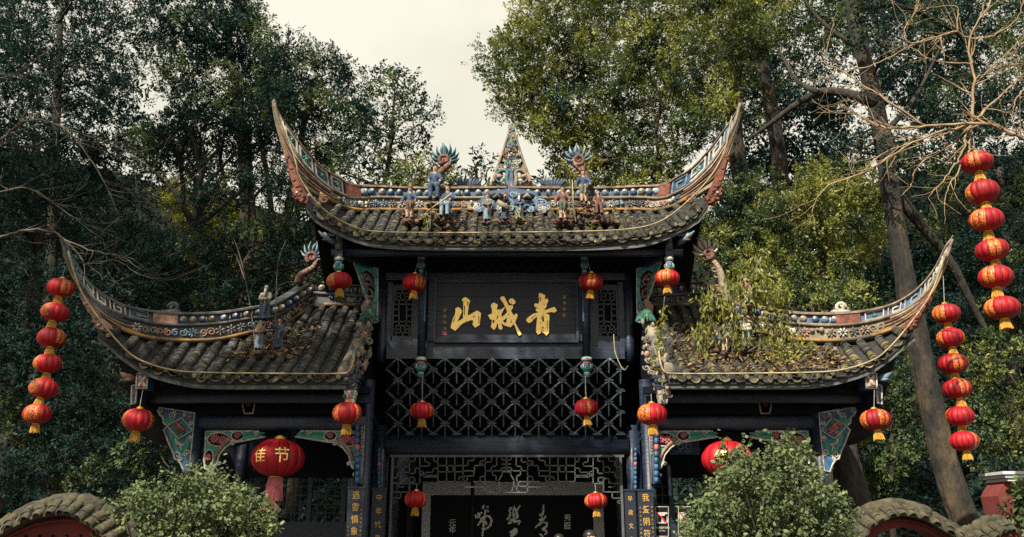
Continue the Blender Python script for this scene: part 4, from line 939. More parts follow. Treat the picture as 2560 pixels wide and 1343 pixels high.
# ------------------------------------------------------------------ name board with three gold characters
YP = 15.9
nb = thing('name_board', 'blue black wooden name board with three large gold carved characters', 'sign', W(1264, 853, YP))
m = MB(); pbox(m, 1088, 702, 1442, 853, YP + .06, .05); m.build('backing', M_['panel'], nb)
for (y0, y1) in ((704, 741), (742, 778), (779, 813), (814, 851)):
    m = MB(); pbox(m, 1092, y0, 1438, y1, YP + .045, .03); m.build('plank', M_['panel'], nb)
rr = random.Random(1)
for y in (741, 778, 813.5, 794):           # chipped joints with pale filler
    x = 1110
    while x < 1432:
        l = rr.uniform(6, 42); m = MB()
        if rr.random() < (.62 if y != 794 else .2):
            pts = [(x + l * k / 5, y + rr.uniform(-1.4, 1.4)) for k in range(6)]
            ptube(m, [p for p in pts if p[0] < 1436] + [(min(x + l, 1436.5), y)], YP + .043, .0065, 4); m.build('crack', M_['worn'], nb)
        x += l + rr.uniform(2, 18)
for a in ((1084, 700, 1446, 706, 'woodh'), (1084, 850, 1446, 856, 'woodh'), (1084, 706, 1091, 850, 'woodh'), (1439, 706, 1446, 850, 'woodh')):
    m = MB(); pbox(m, *a[:4], YP + .0, .08); m.build('frame', M_[a[4]], nb)
def zc(L, ox, oy, k): return [(ox + x * k, oy + y * k) for x, y in L]
k1 = 170 / 1903.; k2 = 170 / 1756.
def P_(s): return [tuple(map(float, q.split(','))) for q in s.split()]
SHAN = ["385,225 430,170 480,145 560,180 625,260 590,330 575,430 560,560 550,660 640,620 740,560 820,520 920,590 915,700 895,800 890,920 760,1000 680,905 705,860 690,780 640,790 520,840 420,910 330,970 200,1090 80,1010 80,940 110,850 140,740 190,640 210,520 200,480 240,440 290,425 350,460 395,540 350,640 310,730 260,840 420,740 420,560 425,420 430,280"]
CHENG = ["1195,385 1240,320 1290,300 1400,360 1380,420 1370,500 1500,490 1600,400 1570,480 1520,560 1490,640 1500,690 1560,650 1640,590 1650,520 1760,520 1800,600 1840,660 1903,600 1950,640 1930,720 1900,790 1880,860 1930,960 1990,1060 2060,1180 1990,1230 1930,1130 1890,1000 1840,900 1750,990 1640,960 1560,930 1500,870 1500,920 1530,1010 1480,1070 1410,1010 1400,880 1370,900 1350,980 1290,1070 1200,980 1220,890 1230,770 1180,770 1120,650 1230,600 1230,480",
         "1455,180 1490,130 1570,125 1620,220 1700,380 1810,370 1820,440 1770,520 1640,520 1600,410 1530,290", "1695,240 1740,190 1810,180 1890,260 1880,320 1820,355 1720,310"]
HOLES = {'c': ["1540,800 1660,720 1620,860 1580,860", "1500,650 1560,560 1640,520 1580,640 1510,690", "1250,780 1300,790 1290,860 1250,870", "1370,700 1410,640 1390,730 1350,770", "1740,870 1790,790 1780,850", "1680,620 1705,620 1690,650"],
         's': ["700,690 750,660 740,700 710,715", "545,280 570,270 555,390 540,390", "445,400 470,380 465,600 470,640 445,620", "140,840 205,670 160,850", "265,990 420,880 530,815 420,910", "850,660 870,670 875,890 860,890"]}
QING = ["685,150 740,130 860,190 840,310 910,265 940,330 900,420 890,490 820,570 900,560 1000,520 1100,490 1160,590 1090,640 1010,620 870,650 960,690 970,760 955,900 955,1150 890,1230 780,1140 770,1080 740,1170 670,1205 620,1130 625,1000 640,860 650,740 570,800 500,880 430,910 365,840 390,780 470,720 560,660 690,630 610,590 620,540 690,520 600,500 570,440 590,400 690,410 700,300"]
HQ = ["770,800 820,720 825,880 790,850", "720,240 745,240 740,350 720,340", "735,780 840,650 750,790", "740,980 830,1130 790,1090", "905,830 920,840 918,1060 905,1040", "490,790 640,680 510,800", "820,410 845,400 840,430", "780,990 830,1030 820,1045 780,1010", "730,890 755,905 740,930"]
def ch(name, outs, holes, ox, oy, k):
    m = MB()
    for i, s in enumerate(outs): slab(m, zc(P_(s), ox, oy, k), YP + .012 - .004 * i, .03)
    o = m.build('carved_character', M_['gold'], nb)
    for s in holes: m = MB(); slab(m, zc(P_(s), ox, oy, k), YP + .002, .012); m.build('carved_groove', M_['panel'], o)
ch('shan', SHAN, HOLES['s'], 1120, 730, k1); ch('cheng', CHENG, HOLES['c'], 1120, 730, k1); ch('qing', QING, HQ, 1280, 720, k2)

def text(s, size, mat_, name='characters', ext=.004, off=.006):
    cu = bpy.data.curves.new(name, 'FONT'); cu.body = s; cu.size = size; cu.align_x = 'CENTER'; cu.align_y = 'CENTER'; cu.extrude = ext; cu.offset = size * off
    o = bpy.data.objects.new(name, cu); COL.objects.link(o); dg = bpy.context.evaluated_depsgraph_get(); dg.update()
    me = bpy.data.meshes.new_from_object(o.evaluated_get(dg)); bpy.data.objects.remove(o); me.materials.clear(); me.materials.append(mat_); me.name = name
    return me
def put_text(s, p, size, mat_, parent, name='character', rot=0., sx=1., ext=.004):
    me = text(s, size, mat_, name, ext)
    M = Matrix.Translation(p) @ Matrix.Rotation(R(90), 4, 'X') @ Matrix.Rotation(R(rot), 4, 'Z') @ Matrix.Diagonal((sx, 1, 1, 1))
    return place(name, me, parent, M)
for k, c in enumerate('庚申年秋'): put_text(c, W(1411, 744 + k * 15, YP + .04), .085, M_['goldp'], nb, 'small_character', sx=.9)
for k, c in enumerate('黄稚荃书'): put_text(c, W(1112, 777 + k * 15, YP + .04), .07, M_['goldp'], nb, 'small_character', sx=.9)
m = MB(); pbox(m, 1106, 829, 1117, 838, YP + .035, .01); m.build('seal', M_['pink'], nb)

# ------------------------------------------------------------------ couplet boards
def couplet(px0, px1, py0, Y, chars, step, label, small=None, tilt=0):
    a, b_ = W(px0, py0, Y), W(px1, py0, Y); cx = (a.x + b_.x) / 2
    t = thing('couplet_board', label, 'sign', (cx, Y, .3), 'couplet boards on the columns')
    m = MB(); w = abs(b_.x - a.x); m.box((cx, Y + .03, (a.z + .4) / 2), (w, .06, a.z - .4)); m.build('board', M_['panel'], t)
    m = MB(); m.box((cx, Y + .025, a.z + .012), (w + .03, .08, .03)); m.build('edge', M_['wood'], t)
    for k, c in enumerate(chars):
        p = W((px0 + px1) / 2, py0 + step * (k + .62), Y - .004); p.x = cx
        put_text(c, p, w * .52, M_['goldp'], t, sx=.9, rot=random.Random(k).uniform(-4, 4))
    if small:
        for (off, n, y0) in small:
            for k in range(n):
                p = W(0, y0 + k * 10.5, Y - .004); p.x = cx + off * w; put_text(random.Random(k + n).choice('书題年月之人青山日天'), p, w * .13, M_['goldp'], t, 'small_character', sx=.8)
couplet(871, 912, 1221, 14.72, '逃霤情象', 30, 'black couplet board of gold characters with a small side inscription, under shaded wing', [(.36, 9, 1275), (-.38, 4, 1318)])
couplet(932, 966, 1224, 16.3, '中年忧患', 34, 'black couplet board with three gold characters on the column beside the shaded wing')
couplet(1561, 1588, 1227, 16.3, '早歲文章', 34, 'black couplet board with gold characters on column left of the no-pets sign')
couplet(1594, 1632, 1227, 14.72, '我爱阴符', 30, 'black couplet board of gold characters directly beside the no-pets sign', [(.38, 9, 1268), (-.38, 8, 1270)])

# ------------------------------------------------------------------ stone screen behind the gate
Yt = 19.0
sc_ = thing('stone_screen', 'grey stone screen with black polished slab and white cursive inscription behind the gate', 'monument', W(1282, 1343, Yt) * Vector((1, 1, 0)) if False else Vector((0, Yt, 0)))
a, b_ = W(1057, 1205, Yt), W(1507, 1205, Yt)
i0, i1 = W(1077, 1238, Yt), W(1482, 1238, Yt)
for (x0, x1, z0, z1) in ((a.x, b_.x, i0.z, a.z), (a.x, i0.x, 0, i0.z), (i1.x, b_.x, 0, i0.z)):
    m = MB(); m.box(((x0 + x1) / 2, Yt + .15, (z0 + z1) / 2), (x1 - x0, .3, z1 - z0)); m.build('stone_border', M_['stone'], sc_)
m = MB(); m.box(((i0.x + i1.x) / 2, Yt + .17, i0.z / 2), (i1.x - i0.x, .22, i0.z)); m.build('black_slab', M_['blackstone'], sc_)
kc = 240 / 2560.
ST = ["325,235 290,310 300,345|380,300 445,290|350,360 345,480 320,650 295,880 275,1099|390,370 440,430|80,500 110,585 180,450 175,580 220,480 280,440|210,610 320,560 400,540 470,560 515,640 500,760 430,840 330,890 250,880|290,560 230,680 140,800|240,690 330,690 380,730 370,780",
      "1060,290 980,420|1020,420 1000,560 930,640|1130,260 1100,450 1130,600 1110,690 1280,670 1230,770|1280,250 1190,420 1220,560 1160,610|1090,630 1010,660|950,740 1060,700|1130,300 1180,420 1190,560",
      "1910,220 1900,420 1860,560|1790,520 1860,490|1780,630 1830,640 1890,640 1980,530|1860,560 1850,680 1820,750 1730,800 1690,860|1880,710 1960,710 2010,750 1960,840 1880,890 1980,930 1990,990 1930,1040|1800,1010 1900,1090",
      "1000,990 1100,940 1160,910 1150,980 1060,1060 1060,1099"]
for i, grp in enumerate(ST):
    m = MB()
    for s in grp.split('|'):
        pts = zc(P_(s), 1180, 1240, kc); w = .026 if i != 3 else .05
        q = [W(x, y, Yt + .055) for x, y in pts]; q = [Vector(p) for p in catmull(q, max(6, 4 * len(q)))]; n = len(q)
        m.tube(q, [w * (.55 + .6 * math.sin(math.pi * (j + .7) / (n + .4))) for j in range(n)], 5, 1)
    m.build('cursive_character', M_['chalk'], sc_, smooth=True)
for (x, y, s) in ((1131, 1308, '元'), (1131, 1326, '年'), (1419, 1296, '秀'), (1418, 1316, '题')): put_text(s, W(x, y, Yt + .055), .16, M_['chalk'], sc_, 'small_character')

# ------------------------------------------------------------------ small signs in the wing bay
def rod(mb, a, b_, w): mb.bar(a, b_, w, .006)
for k, (x0, kind) in enumerate(((1637, 'dog'), (1694, 'smoke'))):
    Y = 14.9; s = thing('notice_sign', ('black notice with white no-pets pictogram', 'black notice with white no-smoking pictogram partly behind the bush')[k], 'sign', W(x0 + 18, 1343, Y), 'prohibition notices')
    m = MB(); pbox(m, x0, 1265, x0 + 36, 1343, Y, .03); m.build('plate', M_['dark'], s)
    m = MB(); P = [W(x, y, Y - .004) for x, y in ((x0 + 2, 1267), (x0 + 34, 1267), (x0 + 34, 1341), (x0 + 2, 1341), (x0 + 2, 1267))]
    for a, b_ in zip(P[:-1], P[1:]): rod(m, a, b_, .011)
    m.build('border_line', M_['white'], s)
    m = MB(); pbox(m, x0 + 5, 1281, x0 + 32, 1309, Y - .006, .006); m.build('white_field', M_['white'], s)
    m = MB(); Y2 = Y - .011
    if kind == 'dog':
        for q in (((x0 + 11, 1292), (x0 + 26, 1292)), ((x0 + 11, 1292), (x0 + 10, 1304)), ((x0 + 14, 1292), (x0 + 13, 1304)), ((x0 + 24, 1292), (x0 + 24, 1304)), ((x0 + 27, 1292), (x0 + 27, 1304)), ((x0 + 26, 1292), (x0 + 28, 1286)), ((x0 + 28, 1287), (x0 + 31, 1288)), ((x0 + 11, 1292), (x0 + 8, 1287))): rod(m, W(*q[0], Y2), W(*q[1], Y2), .03)
    else:
        rod(m, W(x0 + 10, 1300, Y2), W(x0 + 24, 1300, Y2), .025)
        for dx in (19, 23): m.tube([W(x0 + dx, 1296, Y2), W(x0 + dx + 3, 1293, Y2), W(x0 + dx, 1290, Y2), W(x0 + dx + 3, 1287, Y2)], .007, 4)
    m.build('pictogram', M_['dark'], s)
    m = MB(); rod(m, W(x0 + 6, 1282, Y2 - .006), W(x0 + 31, 1308, Y2 - .006), .016); m.build('red_bar', mat('sign_red', (.45, .02, .02), (.4, .02, .02)), s)
    if kind == 'dog': put_text('请勿携带宠物', W(x0 + 18, 1320, Y - .003), .042, M_['white'], s, 'caption'); put_text('No Pets', W(x0 + 18, 1327, Y - .003), .035, M_['white'], s, 'caption')
ns = thing('number_plate', 'dark blue plate with number 68 under the wing beam', 'sign', W(1711, 1138, 16.4))
m = MB(); pbox(m, 1674, 1098, 1748, 1136, 16.4, .03); m.build('plate', mat('plate_blue', (.015, .03, .10), (.01, .02, .07), 5, .4), ns)
m = MB()
P = [W(x, y, 16.395) for x, y in ((1674, 1100), (1747, 1100), (1747, 1135), (1675, 1135), (1674, 1100))]
for a, b_ in zip(P[:-1], P[1:]): rod(m, a, b_, .008)
m.build('border_line', M_['sky'], ns)
put_text('68', W(1711, 1113, 16.39), .3, M_['sky'], ns, 'number')
for k in range(10):
    if k != 4: m = MB(); m.box(W(1686 + k * 5.2, 1129, 16.39), (.026, .005, .03)); m.build('small_mark', M_['sky'], ns)
# ------------------------------------------------------------------ trees
nrg = np.random.default_rng(4)
def inside(poly, x, y):
    c = False; j = len(poly) - 1
    for i in range(len(poly)):
        xi, yi = poly[i]; xj, yj = poly[j]
        if (yi > y) != (yj > y) and x < (xj - xi) * (y - yi) / (yj - yi) + xi: c = not c
        j = i
    return c
def fill(poly, n, Y0, Y1, r0, r1, seed, gap=.8):
    """clump centres spread through an outline (photo points) and a range of distances; radii in photo pixels"""
    rg = random.Random(seed); xs = [p[0] for p in poly]; ys = [p[1] for p in poly]; out = []
    tries = 0
    while len(out) < n and tries < n * 60:
        tries += 1
        x, y = rg.uniform(min(xs), max(xs)), rg.uniform(min(ys), max(ys)); r = rg.uniform(r0, r1)
        # keep the whole clump inside the outline
        if not all(inside(poly, x + dx * r * .7, y + dy * r * .55) for dx, dy in ((0, 0), (-1, 0), (1, 0), (0, -1), (0, 1))): continue
        if any((x - a) ** 2 + (y - b) ** 2 < (gap * (r + c) * .5) ** 2 for a, b, Yq, c in out[-400:] if rg.random() < .93): continue
        out.append((x, y, rg.uniform(Y0, Y1), r))
    return out
def limb(mb, a, b, r0, r1, rg, sag=.12, n=7, seg=6):
    a, b = Vector(a), Vector(b); L = (b - a).length; P = []
    off = Vector((rg.gauss(0, 1), rg.gauss(0, 1), abs(rg.gauss(0, .6)))) * L * sag
    for i in range(n):
        t = i / (n - 1); j = Vector((rg.gauss(0, 1), rg.gauss(0, 1), rg.gauss(0, 1))) * L * .018 * (0 < i < n - 1)
        P.append(a.lerp(b, t) + off * math.sin(math.pi * t) + j)
    mb.tube(P, [r0 + (r1 - r0) * (i / (n - 1)) for i in range(n)], seg); return P
def tree(label, trunk, r0, r1, clumps, leaf_px, mats, seed, bark='bark', dens=1.5, cat='tree', group=None, shell=.5, name='tree', lw=.42, leafmin=0., twigs=True, nlimb=60):
    """trunk: world points from the root up; clumps: (px, py, Y, r_px)"""
    rg = random.Random(seed); rn = np.random.default_rng(seed)
    trunk = [Vector(p) for p in trunk]; root = trunk[0]
    t = thing(name, label, cat, root, group)
    mb = MB(); P = [Vector(p) for p in catmull(trunk, 4 * len(trunk))]; n = len(P)
    big = r0 > .25; P = [Vector(p) for p in catmull(trunk, (14 if big else 4) * len(trunk))]; n = len(P)
    mb.tube(P, [(r0 + (r1 - r0) * i / (n - 1)) * (1 + .5 * math.exp(-i * (.4 if big else 1.3))) for i in range(n)], 26 if big else 10)
    if big:                                 # furrows, swellings and knots
        k = 26; V = []
        for i in range(n):
            c = P[i]
            for j in range(k):
                v = Vector(mb.v[i * k + j]); q = v * 1.0; d = v - c
                f = 1 + .16 * noise.noise(Vector((q.x * 1.6, q.y * 1.6, q.z * .9))) + .11 * noise.noise(Vector((q.x * 6, q.y * 6, q.z * 1.6))) + .05 * noise.noise(q * 11)
                V.append(tuple(c + d * f))
        mb.v = V
    mb.build('trunk', M_[bark], t, smooth=True)
    C = np.array([tuple(W(x, y, Y)) for x, y, Y, r in clumps]) if clumps else np.zeros((0, 3)); 
    if twigs and len(C):
        mb = MB(); sel = list(range(len(C))); rg.shuffle(sel); nodes = [(p, r0 + (r1 - r0) * i / (n - 1)) for i, p in enumerate(P) if i > n * .35]
        for i in sel[:nlimb]:
            c = Vector(C[i]); best = min(nodes, key=lambda q: (q[0] - c).length + .8 * max(0, q[0].z - c.z + .3))
            rr_ = min(best[1] * .55, .02 + .02 * (best[0] - c).length)
            Q = limb(mb, best[0], c, max(.02, rr_), .012, rg, .1, 6, 5)
            nodes += [(Q[2], rr_ * .7), (Q[3], rr_ * .6), (Q[4], rr_ * .5)]
        mb.build('limbs', M_[bark], t, smooth=True)
    if len(C):
        Rw = np.array([r * mpp(y, Y) for x, y, Y, r in clumps]); Ym = np.mean([c[2] for c in clumps])
        ll = max(leafmin, leaf_px * .91 * Ym / F); per = np.maximum(20, (dens * np.pi * (Rw ** 2) / (ll * ll * lw * .36)).astype(int))
        k = rn.choice(len(mats), len(C), p=[m[1] for m in mats])
        for q, (mn, pr) in enumerate(mats):
            s = k == q
            if s.any():
                me = leaf_mesh('crown', *cloud(rn, C[s], Rw[s], per[s], ll, lw, shell=shell), M_[mn]); place('crown', me, t)
    return t
def hillz(x, y): return terrain(x, y)
def straight(px0, py0, px1, py1, Y, n=4, bend=(0, 0)):
    """trunk from the hillside up through two photo points"""
    a, b = W(px0, py0, Y), W(px1, py1, Y); pts = [a.lerp(b, i / (n - 1)) + Vector((bend[0] * math.sin(math.pi * i / (n - 1)), bend[1] * math.sin(math.pi * i / (n - 1)), 0)) for i in range(n)]
    gz = hillz(a.x, Y)
    if a.z > gz: pts = [Vector((a.x - (b.x - a.x) * .08, Y, gz - .2))] + pts
    return pts
DK = [('lf_dark', 1.)]; MIXL = [('lf_dark', .8), ('lf_mid', .2)]; MIXR = [('lf_mid', .5), ('lf_lit', .35), ('lf_dark', .15)]; LIT = [('lf_lit', .75), ('lf_mid', .25)]
MIXD = [('lf_dark', .55), ('lf_mid', .45)]
TG = 'tall trees on the slope behind the gate'
# --- left of the sky gap
p = [(330, -70), (600, -70), (640, -5), (700, 60), (692, 120), (735, 150), (750, 240), (690, 330), (560, 345), (430, 290), (350, 150)]
tree('dark leafy tree with tallest crown left of the sky gap', straight(600, 760, 560, 60, 31, bend=(.5, 0)), .32, .12, fill(p, 85, 28, 33, 30, 62, 1), 10.5, MIXL, 101, group=TG)
p = [(640, 90), (700, 75), (750, 100), (830, 115), (870, 150), (908, 195), (930, 280), (880, 420), (760, 430), (690, 360), (620, 260)]
tree('dark round-topped tree with yellowish top clump, rising behind the shaded horn', straight(690, 700, 780, 200, 27), .24, .08, fill(p, 62, 25, 29, 26, 50, 2), 10.5, [('lf_dark', .6), ('lf_mid', .4)], 102, group=TG)
p = [(840, 260), (915, 170), (1015, 148), (1062, 200), (1108, 255), (1110, 300), (1085, 365), (1060, 400), (1010, 470), (880, 480), (800, 420)]
tree('loose-leaved tree leaning into the sky gap above the left ridge statues', straight(905, 660, 985, 250, 22, bend=(.2, 0)), .14, .03, fill(p, 60, 20.5, 23.5, 22, 46, 3), 11.5, [('lf_dark', .5), ('lf_mid', .5)], 103, group=TG, dens=.8, shell=.25, lw=.5)
p = [(940, 500), (970, 425), (1040, 385), (1110, 380), (1140, 430), (1150, 500)]
tree('pale green shrub behind the ridge left of the blue dragon tail', straight(1050, 560, 1050, 430, 19.5), .06, .03, fill(p, 26, 19, 20.2, 20, 36, 4), 12, [('lf_lit', .55), ('lf_mid', .45)], 104, group=TG, dens=1.1, name='shrub', cat='shrub')
p = [(1130, 490), (1138, 420), (1165, 385), (1200, 370), (1235, 392), (1245, 430), (1235, 490)]
tree('small dark leafy shrub behind the ridge between blue dragon tail and spire', straight(1190, 560, 1190, 420, 19.0), .04, .015, fill(p, 14, 18.7, 19.4, 14, 28, 5), 12, [('lf_dark', .6), ('lf_mid', .4)], 105, group=TG, dens=.75, shell=.2, name='shrub', cat='shrub', lw=.5)
p = [(-90, -90), (360, -90), (400, 60), (330, 200), (300, 330), (100, 330), (-90, 330)]
tree('dark tree filling the upper left corner with sky glinting through', straight(120, 900, 150, 60, 29), .3, .1, fill(p, 70, 26, 31, 34, 66, 6), 10.5, DK, 106, group=TG, dens=.85, shell=.35)
p = [(-90, 300), (290, 310), (360, 430), (330, 620), (140, 660), (-90, 660)]
tree('dim tangled dark tree behind the left lantern chain', straight(40, 1000, 90, 330, 24, bend=(.3, 0)), .26, .1, fill(p, 62, 21, 26, 34, 66, 7), 11, DK, 107, group=TG, dens=1.1)
p = [(300, 290), (420, 290), (700, 340), (790, 430), (830, 540), (640, 470), (560, 395), (420, 420), (330, 470)]
tree('dark tree with sparse crown over the forked stems', straight(640, 760, 620, 330, 27), .2, .08, fill(p, 46, 25, 29, 28, 50, 8), 10.5, MIXL, 108, group=TG, dens=1.0)
# multi-stem tree
ms = thing('tree', 'dark tree forking low into many slender stems behind the shaded wing', 'tree', straight(490, 760, 490, 560, 25)[0], TG)
mb = MB(); a = W(490, 560, 25); g0 = Vector((a.x, 25, hillz(a.x, 25) - .2)); rg = random.Random(9)
mb.tube([g0, g0.lerp(a, .5), a], [.3, .24, .2], 10)
for x, y in ((405, 350), (455, 300), (470, 320), (500, 330), (540, 300), (575, 330), (600, 380), (620, 430), (395, 430)):
    Q = limb(mb, a + Vector((rg.uniform(-.1, .1), 0, -.1)), W(x, y, 25 + rg.uniform(-1, 1)), .11, .035, rg, .09, 8, 7)
    for j in range(3): limb(mb, Q[4 + j % 3], Q[5] + Vector((rg.uniform(-1.2, 1.2), rg.uniform(-.5, .5), rg.uniform(.4, 1.5))), .03, .01, rg, .1, 5, 5)
mb.build('trunk', M_['bark'], ms, smooth=True)
p = [(350, 360), (420, 280), (520, 260), (620, 280), (680, 380), (640, 420), (540, 330), (440, 360), (400, 440)]
cl = fill(p, 26, 24, 26, 22, 40, 10); rn = np.random.default_rng(10); C = np.array([tuple(W(x, y, Y)) for x, y, Y, r in cl]); Rw = np.array([r * mpp(y, Y) for x, y, Y, r in cl])
place('crown', leaf_mesh('crown', *cloud(rn, C, Rw, (1.1 * np.pi * Rw ** 2 / (.12 ** 2 * .42 * .36)).astype(int), .12), M_['lf_dark']), ms)
p = [(560, 480), (660, 480), (700, 560), (680, 640), (600, 660), (540, 600)]
tree('small sunlit yellow-green tree glowing between the dark stems', straight(610, 760, 615, 540, 33), .1, .05, fill([(430, 430), (560, 470), (640, 520), (700, 600), (600, 680), (520, 620), (420, 560), (380, 470)], 34, 31, 35, 24, 46, 11), 9, [('lf_yel', .6), ('lf_lit', .4)], 111, group=TG, dens=.8, shell=.2)
p = [(320, 600), (480, 560), (720, 560), (820, 600), (830, 700), (740, 760), (500, 790), (330, 740)]
tree('low dark leafy tree right behind the shaded wing roof', straight(520, 860, 540, 620, 23), .16, .08, fill(p, 70, 20.5, 25, 28, 50, 12), 10.5, MIXL, 112, group=TG, dens=1.3)
p = [(640, 420), (800, 420), (880, 470), (900, 600), (800, 660), (690, 600), (640, 520)]
tree('dark leafy tree behind the shaded horn of the upper roof', straight(760, 820, 740, 480, 24), .16, .07, fill(p, 50, 21.5, 26, 26, 46, 13), 10.5, [('lf_dark', .7), ('lf_mid', .3)], 113, group=TG, dens=.95)
for k, (x, y0, y1, Y, w) in enumerate(((700, 780, 300, 25, .13), (600, 790, 480, 22, .12))):
    tree(('slim dark trunk rising beside the forked stems', 'short dark trunk standing just behind the shaded wing ridge')[k], straight(x - 20, y0, x - (60, -30)[k], y1, Y, bend=(.25, 0)), w, .07, fill([(x - 140, y1 - 90), (x + 40, y1 - 90), (x + 60, y1 + 60), (x - 140, y1 + 60)], 12, Y - 1, Y + 1, 24, 40, 14 + k), 10.5, MIXL, 114 + k, group=TG, dens=1.)
# --- right of the sky gap
p = [(1290, -90), (1292, 20), (1252, 80), (1202, 108), (1190, 170), (1238, 225), (1232, 262), (1262, 300), (1292, 312), (1335, 345), (1372, 378), (1345, 470), (1400, 520), (1500, 520), (1640, 500), (1720, 400), (1800, 300), (1900, 180), (1960, 60), (1960, -90)]
tree('great sunlit evergreen whose crown overhangs the spire', straight(1905, 700, 1845, 100, 25.5, bend=(-.4, 0)), .42, .16, fill(p, 290, 20.5, 26, 30, 60, 20), 11, [('lf_mid', .42), ('lf_lit', .46), ('lf_dark', .12)], 120, group=TG, bark='barkp', dens=1.35, nlimb=50)
p = [(1790, -90), (2150, -90), (2140, 140), (2080, 280), (1960, 330), (1840, 330), (1740, 420), (1780, 180)]
tree('tall dark evergreen over the right horn with pale patches on its trunk', straight(1960, 700, 1875, 60, 27, bend=(.4, 0)), .36, .2, fill(p, 75, 28, 33, 30, 60, 21), 10.5, MIXD, 121, group=TG, bark='barkp', dens=.85, shell=.3)
p = [(1700, 560), (1770, 470), (1860, 440), (1920, 420), (1960, 520), (1880, 640), (1780, 660), (1700, 640)]
tree('mid green tree crown just right of the upper horn', straight(1830, 800, 1830, 520, 22), .14, .07, fill(p, 46, 20.5, 23.5, 26, 46, 22), 11, [('lf_mid', .6), ('lf_lit', .2), ('lf_dark', .2)], 122, group=TG, dens=1.2)
p = [(1760, 700), (1840, 600), (1930, 470), (2010, 410), (2110, 390), (2200, 430), (2230, 560), (2190, 680), (2080, 760), (1900, 790), (1780, 770)]
tree('bright yellow-green leafy tree behind the vine-grown wing', straight(2050, 900, 2060, 520, 20.5), .16, .07, fill(p, 120, 18.8, 22, 26, 48, 23), 11.5, [('lf_lit', .62), ('lf_mid', .25), ('lf_dark', .13)], 123, group=TG, dens=1.25)
# big leaning trunk
tr = [W(x, y, Y) for x, y, Y in ((2420, 1330, 17.4), (2370, 1180, 17.6), (2320, 980, 17.9), (2275, 760, 18.2), (2240, 560, 18.5), (2215, 400, 18.8), (2185, 240, 19.2), (2150, 110, 19.6), (2125, -20, 20))]
p = [(2080, -90), (2600, -90), (2640, 300), (2450, 380), (2300, 330), (2200, 230), (2100, 120)]
bt = tree('large leaning tree with thick mottled trunk beside the right lantern chains', [Vector((tr[0].x + .2, tr[0].y, -.1))] + tr, .28, .18, fill(p, 105, 21, 27, 32, 62, 24) + fill([(2060, 330), (2160, 300), (2300, 330), (2330, 420), (2200, 440), (2080, 430)], 14, 17.0, 18.0, 20, 34, 124) + fill([(2090, -60), (2260, -60), (2260, 130), (2110, 150)], 12, 17.4, 18.6, 24, 40, 125), 11, [('lf_dark', .75), ('lf_mid', .25)], 124, group=TG, bark='barkp', dens=1.0, shell=.35)
mb = MB(); rg = random.Random(12)
for L in ([(2190, 260), (2120, 235), (2050, 230), (1985, 265), (1925, 310), (1870, 350)], [(2230, 470), (2300, 560), (2380, 660), (2450, 800), (2520, 900)], [(2150, 120), (2060, 60), (1980, -40)], [(2045, 232), (1990, 200), (1950, 130)], [(2215, 330), (2290, 240), (2360, 100)]):
    q = [W(x, y, 19 + .3 * i * (1 if L[0][0] != 2230 else .6)) for i, (x, y) in enumerate(L)]; q = [Vector(v) for v in catmull(q, 14)]; n = len(q); w0 = .15 if L[0][0] in (2190, 2230) else .08
    mb = MB(); mb.tube(q, [w0 * (1 - .7 * i / (n - 1)) for i in range(n)], 8); mb.build('limb', M_['bark'], bt, smooth=True)
tree('dark straight trunk standing between blue bracket and leaning tree', [Vector(W(2150, 1330, 17.2))] + [Vector(W(x, y, 17.2)) for x, y in ((2130, 1230), (2105, 1080), (2095, 960), (2085, 820))], .34, .2, fill([(2010, 700), (2180, 690), (2190, 800), (2020, 800)], 14, 17.4, 18.5, 26, 40, 25), 11.5, [('lf_mid', .6), ('lf_lit', .4)], 125, group=TG, dens=1.1)
p = [(2230, 360), (2420, 380), (2640, 330), (2640, 760), (2500, 840), (2400, 700), (2290, 560)]
tree('dark evergreen filling the gap behind the upper right lantern chain', straight(2540, 1000, 2500, 420, 26), .25, .1, fill(p, 75, 23, 28, 32, 60, 26), 10.5, MIXD, 126, group=TG, dens=1.05)
p = [(2090, 760), (2260, 700), (2330, 900), (2380, 1100), (2250, 1260), (2120, 1250), (2080, 1000)]
tree('dim green shrub with sunlit tips between the two right trunks', straight(2230, 1300, 2230, 950, 19), .08, .03, fill(p, 60, 18.3, 20.5, 26, 46, 27), 12, [('lf_mid', .6), ('lf_yel', .15), ('lf_dark', .25)], 127, group=TG, name='shrub', cat='shrub', dens=1.2)  # the sunlit tips are yellow-leaved clumps, sunlight put into colour
p = [(2400, 860), (2500, 820), (2640, 860), (2640, 1300), (2500, 1270), (2430, 1150)]
tree('leafy shrub with yellow sunlit patches by the right edge', straight(2540, 1330, 2530, 1000, 18.5), .08, .03, fill(p, 50, 17.8, 20, 26, 46, 28), 12, [('lf_mid', .5), ('lf_lit', .35), ('lf_dark', .15)], 128, group=TG, name='shrub', cat='shrub', dens=1.2)  # sunlit patches come from brighter leaf colour on random clumps
# --- lower left slope
for k, (p, lab, mt) in enumerate((([(-90, 640), (150, 640), (230, 800), (250, 960), (-90, 980)], 'black-green thicket shrub behind the left lantern chain', DK), ([(-90, 960), (240, 940), (300, 1060), (310, 1230), (120, 1280), (-90, 1290)], 'shrub with glinting leaves above the left arched wall', MIXL), ([(240, 860), (340, 1000), (400, 1060), (480, 1190), (400, 1250), (300, 1220), (250, 1000)], 'dim shrub between left wing bracket and pale bush', MIXL))):
    tree(lab, straight(sum(q[0] for q in p) / len(p) + 40, 1340, sum(q[0] for q in p) / len(p), max(q[1] for q in p) - 90, 20 + k * .3), .04, .02, fill(p, 46, 18.2, 21, 28, 52, 30 + k), 12, mt, 130 + k, group=TG, name='shrub', cat='shrub', dens=1.15)
